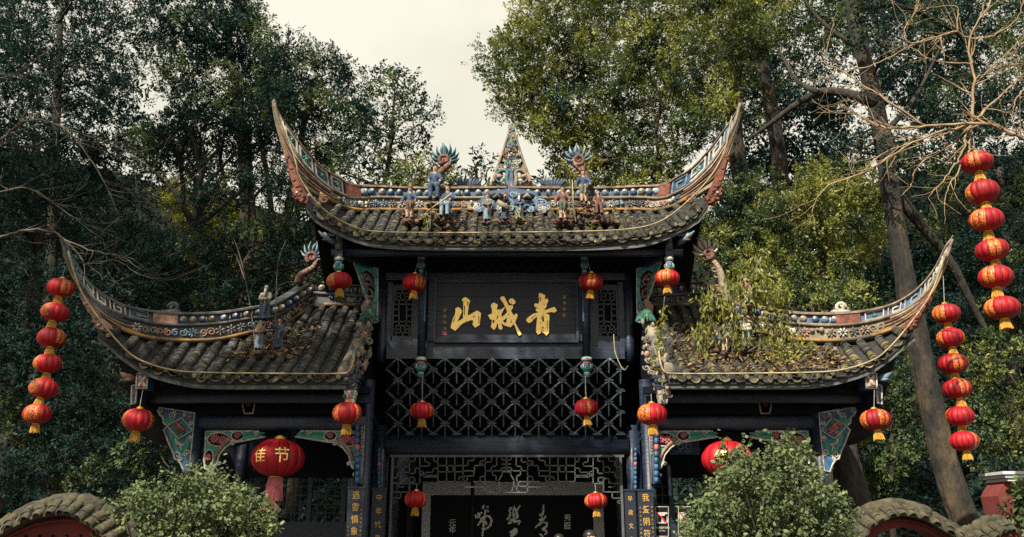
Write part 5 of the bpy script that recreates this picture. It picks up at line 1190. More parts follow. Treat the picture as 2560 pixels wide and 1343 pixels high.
# --- distant wood that closes the view behind the trees
pol = [[(-200, 380), (330, 420), (420, 520), (860, 540), (900, 900), (-200, 1200)], [(1640, 560), (1900, 520), (2150, 560), (2760, 420), (2760, 1300), (1640, 900)], [(860, 520), (1700, 520), (1700, 700), (860, 700)]]
cl = fill([(1880, 240), (2160, 220), (2160, 470), (1860, 470)], 40, 29, 33, 30, 48, 49, .6) + fill([(1720, -120), (2760, -120), (2760, 480), (2150, 600), (1800, 560), (1700, 300)], 170, 33, 42, 34, 62, 46, .7) + fill([(-250, -120), (280, -120), (310, 60), (420, 330), (640, 380), (700, 560), (-250, 460)], 120, 34, 42, 34, 60, 47, .75) + fill(pol[0], 170, 34, 44, 40, 70, 40, .6) + fill(pol[1], 190, 34, 44, 40, 70, 41, .6) + fill(pol[2], 30, 30, 36, 40, 60, 42, .6)
rn = np.random.default_rng(44); cl = [c for c in cl if c[2] > 0]; C = np.array([tuple(W(x, y, Y)) for x, y, Y, r in cl]); Rw = np.array([r * mpp(y, Y) for x, y, Y, r in cl]); ll = .24
tag(place('distant_wood', leaf_mesh('distant_wood', *cloud(rn, C, Rw, (1.0 * np.pi * Rw ** 2 / (ll * ll * .42 * .36)).astype(int), ll), M_['lf_dark'])), 'dark wooded hillside closing the view behind the trees', 'wood', kind='stuff')
rn = np.random.default_rng(48); n = 110000
X = rn.uniform(-22, 22, n); Yv = 21.6 + rn.random(n) ** 1.4 * 22; Z = np.array([terrain(a, b) for a, b in zip(X, Yv)]); bump = .35 + .3 * np.sin(X * 2.1 + 1) * np.sin(Yv * 1.7) + .2 * np.sin(X * 5 + Yv * 4)
P = np.stack([X, Yv, Z + rn.random(n) * np.maximum(.1, bump)], 1); A = unit(rn.normal(size=(n, 3)) + np.array([0, -.3, .4])); nn = unit(rn.normal(size=(n, 3)) * .6 + np.array([0, -.5, .8])); A = unit(A - nn * np.sum(A * nn, 1, keepdims=True)); l = .14 + .16 * rn.random(n)
tag(place('undergrowth', leaf_mesh('undergrowth', P, A * l[:, None], np.cross(nn, A) * (l * .23)[:, None], rn.random(n), M_['lf_dark'])), 'low green undergrowth covering the slope behind the gate', 'undergrowth', kind='stuff')
# --- trees outside the picture on the left that throw the shade on the left half
C = []; rg = random.Random(77)
SD = Vector((-math.sin(SUN_AZ) * math.cos(SUN_EL), -math.cos(SUN_AZ) * math.cos(SUN_EL), math.sin(SUN_EL)))
def shade(target, dist, spread, n, rr_=(.5, 1.0)):
    for _ in range(n):
        q = Vector(target) + SD * dist + Vector((rg.uniform(-1, 1) * spread[0], rg.uniform(-1, 1) * spread[1], rg.uniform(-1, 1) * spread[2])); C.append((q.x, q.y, q.z, rg.uniform(*rr_)))
shade((-5.6, 14.2, 4.4), 16, (2.3, 2.2, 1.8), 70)
shade((-3.2, 14.5, 6.6), 16, (.9, 1.0, 1.0), 16)
shade((-2.6, 15, 3.0), 16, (1.5, 1.5, 1.3), 30)
shade((-.6, 15.9, 4.0), 17, (1.9, .5, .9), 50, (.4, .7))
shade((-12, 24, 8), 20, (6, 7, 5), 230, (.8, 1.5))
shade((-7, 26, 11), 20, (3, 4, 3), 50, (.8, 1.4))
C = np.array(C); rn = np.random.default_rng(45)
ok = ~((np.abs(C[:, 0]) < C[:, 1] * .64 + 1.2) & (C[:, 1] > -1))
C = C[ok]
st = place('neighbouring_wood', leaf_mesh('neighbouring_wood', *cloud(rn, C[:, :3], C[:, 3], (70 * C[:, 3] ** 2 + 12).astype(int), .3), M_['lf_dark'])); tag(st, 'tall trees beyond the left edge whose shade falls on the gate', 'wood', kind='stuff')

# ------------------------------------------------------------------ bare branches
def bare(label, skel, Y, r0, matn, seed, group=None, ntw=120, tl=(40, 130), anchor=None):
    rg = random.Random(seed); first = W(*skel[0][0][0], Y)
    t = thing('bare_branch', label, 'branch', first, group)
    mb = MB(); nodes = []
    for L, k in skel:
        dy = rg.uniform(-.3, .3)
        q = [W(x, y, Y + dy * min(i, 2) * .5) for i, (x, y) in enumerate(L)]; n = 5 * len(q); q = [Vector(v) + Vector((rg.gauss(0, .008), rg.gauss(0, .01), rg.gauss(0, .008))) for v in catmull(q, n)]
        mb.tube(q, [max(.004, r0 * k * (1 - .75 * i / (n - 1))) for i in range(n)], 6)
        nodes += [(q[i], (q[min(i + 1, n - 1)] - q[i - 1]).normalized(), r0 * k * (1 - .75 * i / n)) for i in range(2, n)]
    mb.build('bough', M_[matn], t, smooth=True)
    mb = MB(); pool = list(nodes)
    for _ in range(ntw):
        p, d, r = rg.choice(pool); L = rg.uniform(*tl) * Y / F; d = (d + Vector((rg.gauss(0, .55), rg.gauss(0, .35), rg.gauss(0, .55)))).normalized(); P = [p]; q = p
        rr_ = min(r * .6, .011)
        for i in range(6): d = (d + Vector((rg.gauss(0, .12), rg.gauss(0, .1), rg.gauss(0, .12) + .05))).normalized(); q = q + d * L / 6; P.append(q)
        mb.tube(P, [max(.0028, rr_ * (1 - .8 * i / 6)) for i in range(7)], 4); pool += [(P[3], d, rr_ * .6), (P[4], d, rr_ * .5)]
    mb.build('twigs', M_[matn], t, smooth=True)
    return t
SK = [([(2700, 420), (2600, 365), (2560, 348), (2524, 331), (2484, 313), (2430, 308), (2314, 317), (2211, 319), (2150, 290)], 1.),
      ([(2430, 308), (2434, 201), (2425, 98), (2479, 0), (2500, -60)], .55), ([(2425, 98), (2394, 78), (2390, 18), (2300, 22)], .45), ([(2394, 78), (2330, 95), (2274, 107), (2262, 70), (2300, 10)], .35),
      ([(2394, 78), (2290, 110), (2190, 160), (2130, 175), (2060, 195), (2045, 185)], .3), ([(2430, 160), (2330, 150), (2270, 115), (2200, 140)], .3),
      ([(2430, 308), (2425, 371), (2440, 425)], .5), ([(2430, 308), (2380, 360), (2296, 415), (2280, 460), (2255, 490)], .4), ([(2430, 308), (2400, 390), (2367, 440), (2320, 490)], .4), ([(2425, 371), (2390, 440), (2367, 482), (2362, 560)], .35),
      ([(2430, 308), (2300, 350), (2180, 420), (2059, 474), (2028, 536)], .45), ([(2300, 340), (2200, 390), (2140, 440), (2120, 400)], .3), ([(2430, 308), (2500, 240), (2560, 183), (2640, 120)], .5), ([(2560, 220), (2535, 260), (2530, 330)], .3),
      ([(2431, 210), (2500, 165), (2560, 160), (2620, 90)], .35), ([(2425, 98), (2480, 90), (2540, 50), (2560, 0)], .35), ([(2314, 317), (2200, 240), (2100, 175), (2060, 150), (2085, 60)], .35), ([(2211, 319), (2170, 300), (2120, 270)], .3), ([(2430, 308), (2350, 340), (2250, 380), (2190, 420)], .3), ([(2440, 200), (2500, 150), (2560, 90)], .3)]
bare('pale bare branch fanning over the upper right lantern chain', SK, 11.0, .041, 'twig', 60, 'leafless branches', 260)
SKL = [([(-80, 380), (0, 350), (60, 305), (130, 308), (190, 350), (250, 440), (300, 540)], .6), ([(130, 308), (220, 340), (300, 370), (380, 420)], .35), ([(-60, 200), (30, 190), (90, 150), (140, 110)], .4)]
bare('thin grey bare branch crossing the dark trees on the left', SKL, 14.0, .05, 'twigd', 61, 'leafless branches', 110, (40, 150))
SKL = [([(-60, 620), (10, 590), (70, 575), (130, 580), (160, 600), (200, 640), (215, 660), (290, 652), (360, 690), (440, 700)], .6), ([(160, 600), (250, 632), (300, 640), (360, 680)], .4), ([(-60, 500), (60, 470), (150, 520), (260, 600)], .35)]
bare('pale bare branch curling behind the tip of the shaded wing', SKL, 14.3, .045, 'twigd', 62, 'leafless branches', 60, (40, 130))

# ------------------------------------------------------------------ clipped bushes in front
def bush(label, poly, Y0, Y1, seed, n, matn, lpx=11.5):
    rn = np.random.default_rng(seed); cl = fill(poly, n, Y0, Y1, 20, 44, seed, .85)
    C = np.array([tuple(W(x, y, Y)) for x, y, Y, r in cl]); Rw = np.array([r * mpp(y, Y) for x, y, Y, r in cl]); Ym = (Y0 + Y1) / 2; ll = lpx * Ym / F
    c0 = C.mean(0); t = thing('bush', label, 'bush', (c0[0], c0[1], 0), 'bushes before the gate')
    mb = MB(); rg = random.Random(seed)
    for i in range(0, len(C), 3): limb(mb, (c0[0] + rg.uniform(-.25, .25), c0[1] + rg.uniform(-.2, .2), 0), C[i], .022, .006, rg, .06, 6, 5)
    mb.build('stems', M_['bark'], t, smooth=True)
    P, A, B, ti = cloud(rn, C, Rw, (1.7 * np.pi * Rw ** 2 / (ll * ll * .62 * .4)).astype(int), ll, .66, .85, .2, .4, tuft=7)
    # sprigs that stand out of the outline
    S = []
    for x, y, Y, r in cl:
        if rg.random() < .6:
            a = W(x, y, Y) + Vector((rg.uniform(-.1, .1), 0, r * mpp(y, Y) * .8)); d = Vector((rg.gauss(0, .4), rg.gauss(0, .3), 1)).normalized()
            for j in range(rg.choice((4, 5, 7, 10))): S.append(a + d * .03 * j + Vector((rg.gauss(0, .015), rg.gauss(0, .015), 0)))
    S = np.array([tuple(s) for s in S]); k = len(S); d2 = unit(rn.normal(size=(k, 3)) + np.array([0, 0, .3])); n2 = unit(rn.normal(size=(k, 3)) * .5 + np.array([0, -.3, .8])); A2 = unit(d2 - n2 * np.sum(d2 * n2, 1, keepdims=True)); l2 = ll * (.6 + .5 * rn.random(k))
    place('foliage', leaf_mesh('foliage', np.vstack([P, S]), np.vstack([A, A2 * l2[:, None]]), np.vstack([B, np.cross(n2, A2) * (l2 * .37)[:, None]]), np.concatenate([ti, rn.random(k)]), M_[matn], shape='round'), t)
bush('round pale green leafy bush under the left big lantern', [(215, 1400), (230, 1310), (300, 1240), (330, 1205), (420, 1210), (450, 1182), (540, 1178), (570, 1205), (640, 1240), (690, 1280), (700, 1400)], 9.3, 10.8, 71, 120, 'lf_bush')
bush('tall sunlit leafy bush covering the right big lantern', [(1690, 1400), (1710, 1290), (1770, 1230), (1800, 1150), (1830, 1120), (1900, 1130), (1960, 1105), (2010, 1090), (2030, 1180), (2090, 1230), (2130, 1280), (2150, 1400)], 9.0, 10.5, 72, 135, 'lf_bush')
# ------------------------------------------------------------------ red lanterns
def lantern_meshes():
    nl, sub, ring = 14, 6, 14; seg = nl * sub
    def body(prints, name):
        m = MB(); V = []
        for i in range(ring + 1):
            th = math.pi * (.07 + .86 * i / ring)
            for j in range(seg):
                a = 2 * math.pi * j / seg; lob = 1 - .075 * (1 - abs(math.sin(math.pi * (j % sub) / sub)) ** .7) * math.sin(th)
                V.append((.5 * math.sin(th) ** .85 * math.cos(a) * lob, .5 * math.sin(th) ** .85 * math.sin(a) * lob, .36 * math.cos(th)))
        m.v = V
        for i in range(ring):
            for j in range(seg):
                m.f.append((i * seg + j, (i + 1) * seg + j, (i + 1) * seg + (j + 1) % seg, i * seg + (j + 1) % seg)); m.m.append(2 if j % sub == 0 else 1 if (j // sub) in prints and 1 < i < ring - 3 else 0)
        return m.mesh(name, [M_['red'], M_['print'], M_['redd']], True)
    b = [body(q, 'body') for q in ({0, 1, 2, 7, 8}, {3, 4, 10, 11}, {1, 2, 6, 11, 12}, {0, 5, 6, 7})]; bb = body(set(), 'body')
    m = MB(); m.lathe((0, 0, 0), [(.1, .33), (.105, .36), (.105, .39), (.07, .395), (.07, .42)], 14); top = m.mesh('top_cap', M_['brass'], False)
    m = MB(); m.lathe((0, 0, 0), [(.07, -.38), (.12, -.37), (.125, -.33), (.1, -.32)], 14); bot = m.mesh('bottom_cap', M_['brass'], False)
    rg = random.Random(3)
    def fringe(r0, r1, z0, z1, n, mt):
        m = MB()
        for k in range(n):
            a = 2 * math.pi * k / n; c, s = math.cos(a), math.sin(a); j = rg.uniform(-.015, .015)
            m.tube([(c * r0, s * r0, z0), (c * (r0 + r1) / 2 * 1.06, s * (r0 + r1) / 2 * 1.06, (z0 + z1) / 2), (c * r1 + j, s * r1 + j, z1 + rg.uniform(-.02, .02))], .013 if n < 30 else .012, 4)
        m.lathe((0, 0, 0), [(r0 * .8, z0), (r0 * .95, (z0 + z1) / 2), (r1 * .85, z1 + .03)], 12)
        return m.mesh('fringe', mt)
    return b, bb, top, bot, fringe(.115, .165, -.37, -.68, 26, M_['tassel']), fringe(.125, .15, -.37, -.8, 40, M_['pink'])
LB, LBB, LT, LBO, LF, LFR = lantern_meshes()
def wrap_text(s, ang, size, t, M):
    me = text(s, size, M_['gold'], 'gold_character', .0)
    for v in me.vertices:
        a = ang + v.co.x / .5; z = v.co.y; r = .5 * max(.05, 1 - (z / .36) ** 2) ** .43 + .006
        v.co = (r * math.sin(a), -r * math.cos(a), z)
    return place('gold_character', me, t, M)
NL = 0
def lantern(px, py, wpx, Y, label, group, hang=None, rot=None, tilt=0., big=False):
    global NL
    NL += 1; rg = random.Random(NL * 7)
    c = W(px, py, Y); s = wpx * mpp(py, Y)
    t = thing('red_lantern', label, 'lantern', c, group)
    rot = rg.uniform(0, 6.28) if rot is None else rot
    M = Matrix.Translation(c) @ Matrix.Rotation(tilt + rg.gauss(0, .05), 4, 'Y') @ Matrix.Rotation(rg.gauss(0, .06), 4, 'X') @ Matrix.Rotation(rot, 4, 'Z') @ Matrix.Scale(s, 4) @ Matrix.Diagonal((rg.uniform(.97, 1.03), rg.uniform(.97, 1.03), rg.uniform(.94, 1.05), 1))
    place('body', LBB if big else rg.choice(LB), t, M); place('top_cap', LT, t, M); place('bottom_cap', LBO, t, M); place('fringe', LFR if big else LF, t, M)
    if hang is not None:
        m = MB(); m.tube([c + Vector((0, 0, .41 * s)), Vector(hang)], .006, 5); m.build('string', M_['string'], t)
    if big:
        M0 = Matrix.Translation(c) @ Matrix.Scale(s, 4)
        wrap_text('佳', -.47, .27, t, M0); wrap_text('节', .4, .3, t, M0); wrap_text('福', 2.5, .27, t, M0)
        if px < 1000:
            q = c + Vector((-.03, -.16, -.95 * s)); h = .2
            m = MB(); m.prism([q + Vector((-h, 0, 0)), q + Vector((0, 0, -h)), q + Vector((h, 0, 0)), q + Vector((0, 0, h))], (0, .02, 0)); o = m.build('paper_diamond', M_['salmon'], t)
            put_text('民', q + Vector((0, -.004, .05)), .13, M_['goldp'], o); put_text('生', q + Vector((0, -.004, -.07)), .13, M_['goldp'], o)
            m = MB(); m.tube([q + Vector((0, 0, -h)), q + Vector((0, 0, -h - .1)), q + Vector((0, 0, -h - .25))], [.012, .028, .03], 7); m.build('tassel', M_['pink'], t, smooth=True)
    return t
ORD = ('topmost', 'second', 'third', 'fourth', 'fifth', 'lowest')
chains = [('the left chain hung from the shaded wing tip', [(152, 719), (138, 781), (129, 845), (119, 909), (109, 971), (93, 1035)], 65, 13.6, (162, 670), -.16),
          ('the chain hung from the bare branch at upper right', [(2442, 406), (2456, 480), (2466, 549), (2480, 625), (2489, 692), (2505, 770)], 76, 11.0, (2430, 318), .12),
          ('the chain hung from the vine-grown wing tip', [(2365, 784), (2376, 845), (2382, 909), (2393, 972), (2400, 1040), (2411, 1103)], 66, 13.6, (2358, 690), .10)]
for nm, L, w, Y, hp, tl in chains:
    prev = W(*hp, Y)
    for k, (x, y) in enumerate(L):
        Yk = Y
        lantern(x, y, w + (0, 2, 4, 4, 4, 6)[k] * (1 if Y < 12 else .5), Yk, 'red lantern, %s of six on %s' % (ORD[k], nm), 'lantern chains', prev, tilt=random.Random(k + int(x)).gauss(0, .05))
        prev = W(x, y, Yk) + Vector((0, 0, -.6 * w * mpp(y, Yk)))
GS = 'single lanterns hung along the gate'
for (x, y, w, Y, hx, hy, lab) in ((848, 703, 62, 14.95, 849, 676, 'red lantern at the outer upper corner over the shaded wing roof'), (1036, 707, 61, 15.4, 1050, 640, 'red lantern before the upper window nearest the shaded wing'), (1477, 705, 62, 15.4, 1466, 640, 'red lantern before the upper window nearest the vines'), (1668, 696, 63, 14.95, 1672, 676, 'red lantern at the outer upper corner above the dangling vine'),
                             (1055, 1027, 60, 15.5, 1057, 940, 'red lantern hanging before the bracket net below the first gold character'), (1466, 1020, 61, 15.5, 1463, 940, 'red lantern hanging before the bracket net below the third gold character'),
                             (345, 1050, 75, 13.9, 357, 975, 'red lantern below the blue crossed beam end of the shaded wing'), (868, 1033, 75, 14.0, 872, 985, 'red lantern at inner corner of the shaded wing eave'), (1630, 1036, 74, 14.0, 1628, 985, 'red lantern at inner corner of the vine-grown wing eave'), (2189, 1050, 76, 13.9, 2186, 975, 'red lantern below the blue crossed beam end of the vine-grown wing'),
                             (1040, 1249, 58, 16.2, 1042, 1212, 'red lantern low in the passage beside the grey stone border near shaded wing'), (1490, 1253, 59, 16.2, 1488, 1212, 'red lantern low in the passage above the visitors')):
    lantern(x, y, w, Y, lab, GS, W(hx, hy, Y))
lantern(695, 1145, 132, 14.75, 'big red lantern with gold characters and a paper diamond under shaded wing', 'big lanterns in the wing bays', W(696, 1092, 14.75), 0., big=True)
lantern(1818, 1148, 130, 14.75, 'big red lantern half hidden by the tall sunlit bush', 'big lanterns in the wing bays', W(1818, 1090, 14.75), 0., big=True)

# ------------------------------------------------------------------ statues: one continuous body grown from tapered limbs
def capsule(mb, a, b, r0, r1, fy):
    a, b = Vector(a), Vector(b); t = (b - a)
    if t.length < 1e-5: mb.ell(a, (r0, r0 * fy, r0), 10, 8); return
    n = 5; P = [a.lerp(b, i / (n - 1)) for i in range(n)]; mb.tube(P, [r0 + (r1 - r0) * i / (n - 1) for i in range(n)], 10)
    mb.ell(a, r0, 10, 8); mb.ell(b, r1, 10, 8)
def grow(name, prims, mats, parent, M, voxel):
    mb = MB()
    for a, b, r0, r1, k in prims: capsule(mb, a, b, r0, r1, 1)
    me = mb.mesh('raw', mats); o = bpy.data.objects.new('raw', me); COL.objects.link(o)
    md = o.modifiers.new('r', 'REMESH'); md.mode = 'VOXEL'; md.voxel_size = voxel
    md2 = o.modifiers.new('s', 'SMOOTH'); md2.iterations = 1; md2.factor = .5
    dg = bpy.context.evaluated_depsgraph_get(); dg.update()
    nm = bpy.data.meshes.new_from_object(o.evaluated_get(dg)); bpy.data.objects.remove(o)
    n = len(nm.polygons); c = np.zeros(n * 3, np.float32); nm.polygons.foreach_get('center', c); c = c.reshape(-1, 3); best = np.full(n, 1e9); idx = np.zeros(n, np.int32)
    for a, b, r0, r1, k in prims:
        a, b = np.array(a, float), np.array(b, float); d = b - a; L = d @ d + 1e-9; t = np.clip((c - a) @ d / L, 0, 1)
        q = np.linalg.norm(c - (a + t[:, None] * d), axis=1) - (r0 + (r1 - r0) * t); s = q < best; best[s] = q[s]; idx[s] = k
    nm.materials.clear()
    for m in mats: nm.materials.append(m)
    nm.polygons.foreach_set('material_index', idx); nm.polygons.foreach_set('use_smooth', [True] * n); nm.name = name
    return place(name, nm, parent, M)
def statue(px, py, hpx, Y, label, robe, skirt, trim, pose='stand', hat='bun', beard=None, base=True, turn=0., prop=None, group='painted figures on the roofs'):
    """unit-height figure: feet at 0, crown at 1"""
    f = W(px, py, Y); s = hpx * mpp(py, Y); t = thing('figure_statue', label, 'statue', f, group); rg = random.Random(int(px))
    sk = 4; S_ = []
    # robe 0, skirt 1, trim 2, feet 3, skin 4
    if pose == 'sit':
        S_ += [((-.1, -.22, .06), (-.1, -.2, .36), .07, .08, 1), ((.1, -.22, .06), (.1, -.2, .36), .07, .08, 1), ((-.1, -.2, .38), (-.06, .02, .4), .1, .12, 1), ((.1, -.2, .38), (.06, .02, .4), .1, .12, 1), ((-.1, -.28, .03), (-.1, -.2, .04), .045, .05, 3), ((.1, -.28, .03), (.1, -.2, .04), .045, .05, 3)]
    elif pose == 'legs':
        S_ += [((-.075, 0, .05), (-.07, 0, .3), .045, .06, sk), ((.075, 0, .05), (.07, 0, .3), .045, .06, sk), ((-.07, 0, .3), (-.05, 0, .5), .08, .11, 1), ((.07, 0, .3), (.05, 0, .5), .08, .11, 1), ((-.08, -.06, .025), (-.075, 0, .03), .035, .045, 3), ((.08, -.06, .025), (.075, 0, .03), .035, .045, 3)]
    else:
        S_ += [((-.055, 0, .07), (-.05, 0, .48), .105, .11, 1), ((.055, 0, .07), (.05, 0, .48), .105, .11, 1), ((0, -.02, .07), (0, 0, .4), .11, .12, 1), ((-.06, -.1, .03), (-.06, 0, .04), .04, .05, 3), ((.06, -.1, .03), (.06, 0, .04), .04, .05, 3), ((-.15, .0, .1), (-.1, 0, .45), .035, .06, 2), ((.15, .0, .1), (.1, 0, .45), .035, .06, 2)]
    S_ += [((0, .01, .46), (0, .01, .66), .115, .125, 0), ((-.1, .02, .73), (.1, .02, .73), .075, .075, 0), ((-.09, -.01, .48), (.09, -.01, .48), .085, .085, 2), ((0, .01, .76), (0, 0, .83), .045, .045, sk)]
    arms = {'stand': (((-.16, -.04, .6), (-.05, -.15, .55)), ((.16, -.04, .6), (.05, -.15, .55))), 'legs': (((-.22, -.04, .6), (-.26, -.12, .46)), ((.22, -.05, .6), (.2, -.14, .5))), 'sit': (((-.2, -.03, .58), (-.15, -.18, .5)), ((.2, -.03, .58), (.16, -.18, .5))), 'raise': (((-.2, -.04, .66), (-.27, -.16, .78)), ((.17, -.04, .58), (.08, -.16, .52)))}[pose if pose in ('stand', 'legs', 'sit', 'raise') else 'stand']
    for sg, (e, h) in zip((-1, 1), arms):
        S_ += [((sg * .13, .02, .73), e, .065, .06, 0), (e, tuple(np.array(e) * .25 + np.array(h) * .75), .062, .066, 0), (tuple(np.array(e) * .2 + np.array(h) * .8), h, .04, .034, sk)]
    S_ += [((0, -.005, .86), (0, -.012, .905), .05, .056, sk), ((0, -.066, .88), (0, -.07, .875), .012, .014, sk), ((-.055, 0, .885), (-.058, 0, .875), .012, .012, sk), ((.055, 0, .885), (.058, 0, .875), .012, .012, sk)]
    S_ = [(tuple(np.array(a) * (.84, 1, 1)), tuple(np.array(b) * (.84, 1, 1)), r0 * (.76 if k < 3 else .92), r1 * (.76 if k < 3 else .92), k) for a, b, r0, r1, k in S_]
    S_ += [((0, -.005, .862), (0, -.012, .915), .056, .062, sk)]
    mats = [M_[robe], M_[skirt], M_[trim], M_['dark'], M_['wwhite' if beard == 'white' else 'wskin']]
    Mx = Matrix.Translation(f) @ Matrix.Rotation(turn, 4, 'Z') @ Matrix.Scale(s, 4)
    grow('body', S_, mats, t, Mx, .016)
    def part(name, mt, fn):
        m = MB(); fn(m); return place(name, m.mesh(name, M_[mt], True), t, Mx)
    for sg in (-1, 1): part('eye', 'dark', lambda m: m.ell((sg * .024, -.072, .915), .009, 6, 4))
    hm = 'dark' if beard != 'white' else 'white'
    if hat == 'bun': part('hair', hm, lambda m: (m.ell((0, .004, .95), (.07, .072, .052), 10, 7), m.ell((0, .035, .91), (.064, .04, .06), 10, 7), m.ell((0, .01, 1.01), (.03, .03, .035), 8, 6)))
    elif hat == 'cap': part('cap', trim, lambda m: (m.lathe((0, 0, 0), [(.07, .945), (.073, .965), (.06, .985), (.058, 1.03), (.03, 1.04)], 12), m.box((0, .06, .985), (.18, .02, .04))))
    elif hat == 'helmet': part('helmet', 'brown', lambda m: (m.lathe((0, 0, 0), [(.074, .935), (.07, .97), (.046, 1.01), (.016, 1.04), (.01, 1.11)], 12), m.ell((0, -.01, .945), (.082, .08, .016), 10, 4)))
    elif hat == 'bald': part('brow', 'wskin' if beard != 'white' else 'white', lambda m: m.ell((0, .0, .93), (.053, .057, .052), 10, 7))
    if beard: part('beard', 'white' if beard == 'white' else 'dark', lambda m: m.tube([(0, -.055, .86), (0, -.1, .79), (0, -.125, .7), (0, -.13, .62)], [.03, .034, .024, .006], 8))
    part('sash', trim, lambda m: m.tube([(.03, -.13, .5), (.035, -.14, .35), (.03, -.13, .18)], [.022, .026, .02], 6))
    if prop == 'rod': part('rod', 'cord', lambda m: m.tube([(-.5, -.28, .16), (.2, -.2, .66)], .022, 6))
    if prop == 'staff': part('staff', 'cord', lambda m: m.tube([(.28, -.14, 0), (.26, -.14, 1.1)], .014, 6))
    if prop == 'tablet': part('tablet', 'plaster', lambda m: m.bar((-.28, -.2, .62), (.16, -.2, .36), .17, .03))
    if prop == 'scarf': part('scarf', 'white', lambda m: m.tube([(.12, -.08, .74), (.05, -.14, .6), (-.1, -.14, .5), (-.18, -.1, .34)], [.02, .03, .03, .015], 6))
    if base:
        m = MB(); rg2 = random.Random(int(px * 3))
        for k in range(7): m.ell((rg2.uniform(-.16, .16), rg2.uniform(-.05, .1), rg2.uniform(-.09, -.02)), (rg2.uniform(.06, .14), rg2.uniform(.06, .12), rg2.uniform(.04, .07)), 6, 4)
        m.v = [(a + rg2.gauss(0, .016), b + rg2.gauss(0, .016), c + rg2.gauss(0, .012)) for a, b, c in m.v]
        place('rock_base', m.mesh('rock_base', M_['rock']), t, Mx)
    return t
def sit_y(S, px, py, Y0): return Y0
statue(1218, 553, 74, 15.25, 'small statue in grey tunic and striped robe, nearest the left ridge group', 'wgrey', 'sky', 'wrose', hat='cap')
statue(1263, 552, 74, 15.25, 'small statue in black robe holding a pale tablet below the spire', 'dark', 'wblue', 'wrose', hat='cap', beard='dark', prop='tablet')
statue(1298, 551, 74, 15.25, 'small white-bearded statue in blue and white robe below the spire', 'wblue', 'wwhite', 'sky', hat='bald', beard='white')
statue(1023, 548, 90, 15.3, 'dark red and blue statue at the end of the left ridge group', 'wblue', 'wrose', 'brown', 'legs', 'helmet')
statue(1086, 508, 104, 15.55, 'large seated statue in blue robe before the blue dragon tail', 'wblue', 'wblue', 'wgrey', 'sit', 'bun', base=True)
statue(1118, 550, 94, 15.2, 'statue in dark blue holding a slanting rod in the left ridge group', 'wblue', 'sky', 'white', 'sit', 'bun', prop='rod', turn=-.3)
statue(1408, 550, 92, 15.2, 'bare-legged statue with green kilt right of the spire', 'wrose', 'wgreen', 'brown', 'legs', 'bun', prop='staff')
statue(1460, 508, 92, 15.5, 'warrior statue in bright blue coat on red rock right of the spire', 'wblue', 'wgrey', 'wwhite', 'legs', 'helmet')
statue(1497, 542, 72, 15.3, 'statue in rose robe beside the blue warrior', 'wrose', 'wrose', 'wrose', 'sit', 'bun')
# statues on the wings
statue(659, 802, 94, 14.9, 'white-bearded elder statue standing on the shaded wing ridge', 'wwhite', 'wblue', 'wgrey', 'stand', 'bald', 'white', base=False)
statue(646, 876, 80, 14.65, 'statue in pale blue skirt at the foot of the bearded elder', 'brown', 'sky', 'wgrey', 'stand', 'bun')
statue(694, 874, 82, 14.65, 'statue in slate blue playing a flute on the shaded wing roof', 'wblue', 'wblue', 'wgrey', 'raise', 'bun')
statue(1814, 880, 72, 14.55, 'headless-looking statue in bright blue coat among the vines', 'wblue', 'wrose', 'white', 'legs', 'bald')
statue(1869, 872, 84, 14.6, 'pale grey statue with patterned robe beside the blue one in the vines', 'white', 'wgrey', 'sky', 'stand', 'bun')
statue(1868, 765, 76, 15.0, 'small pale statue half hidden high in the vines', 'brown', 'white', 'wrose', 'sit', 'cap')

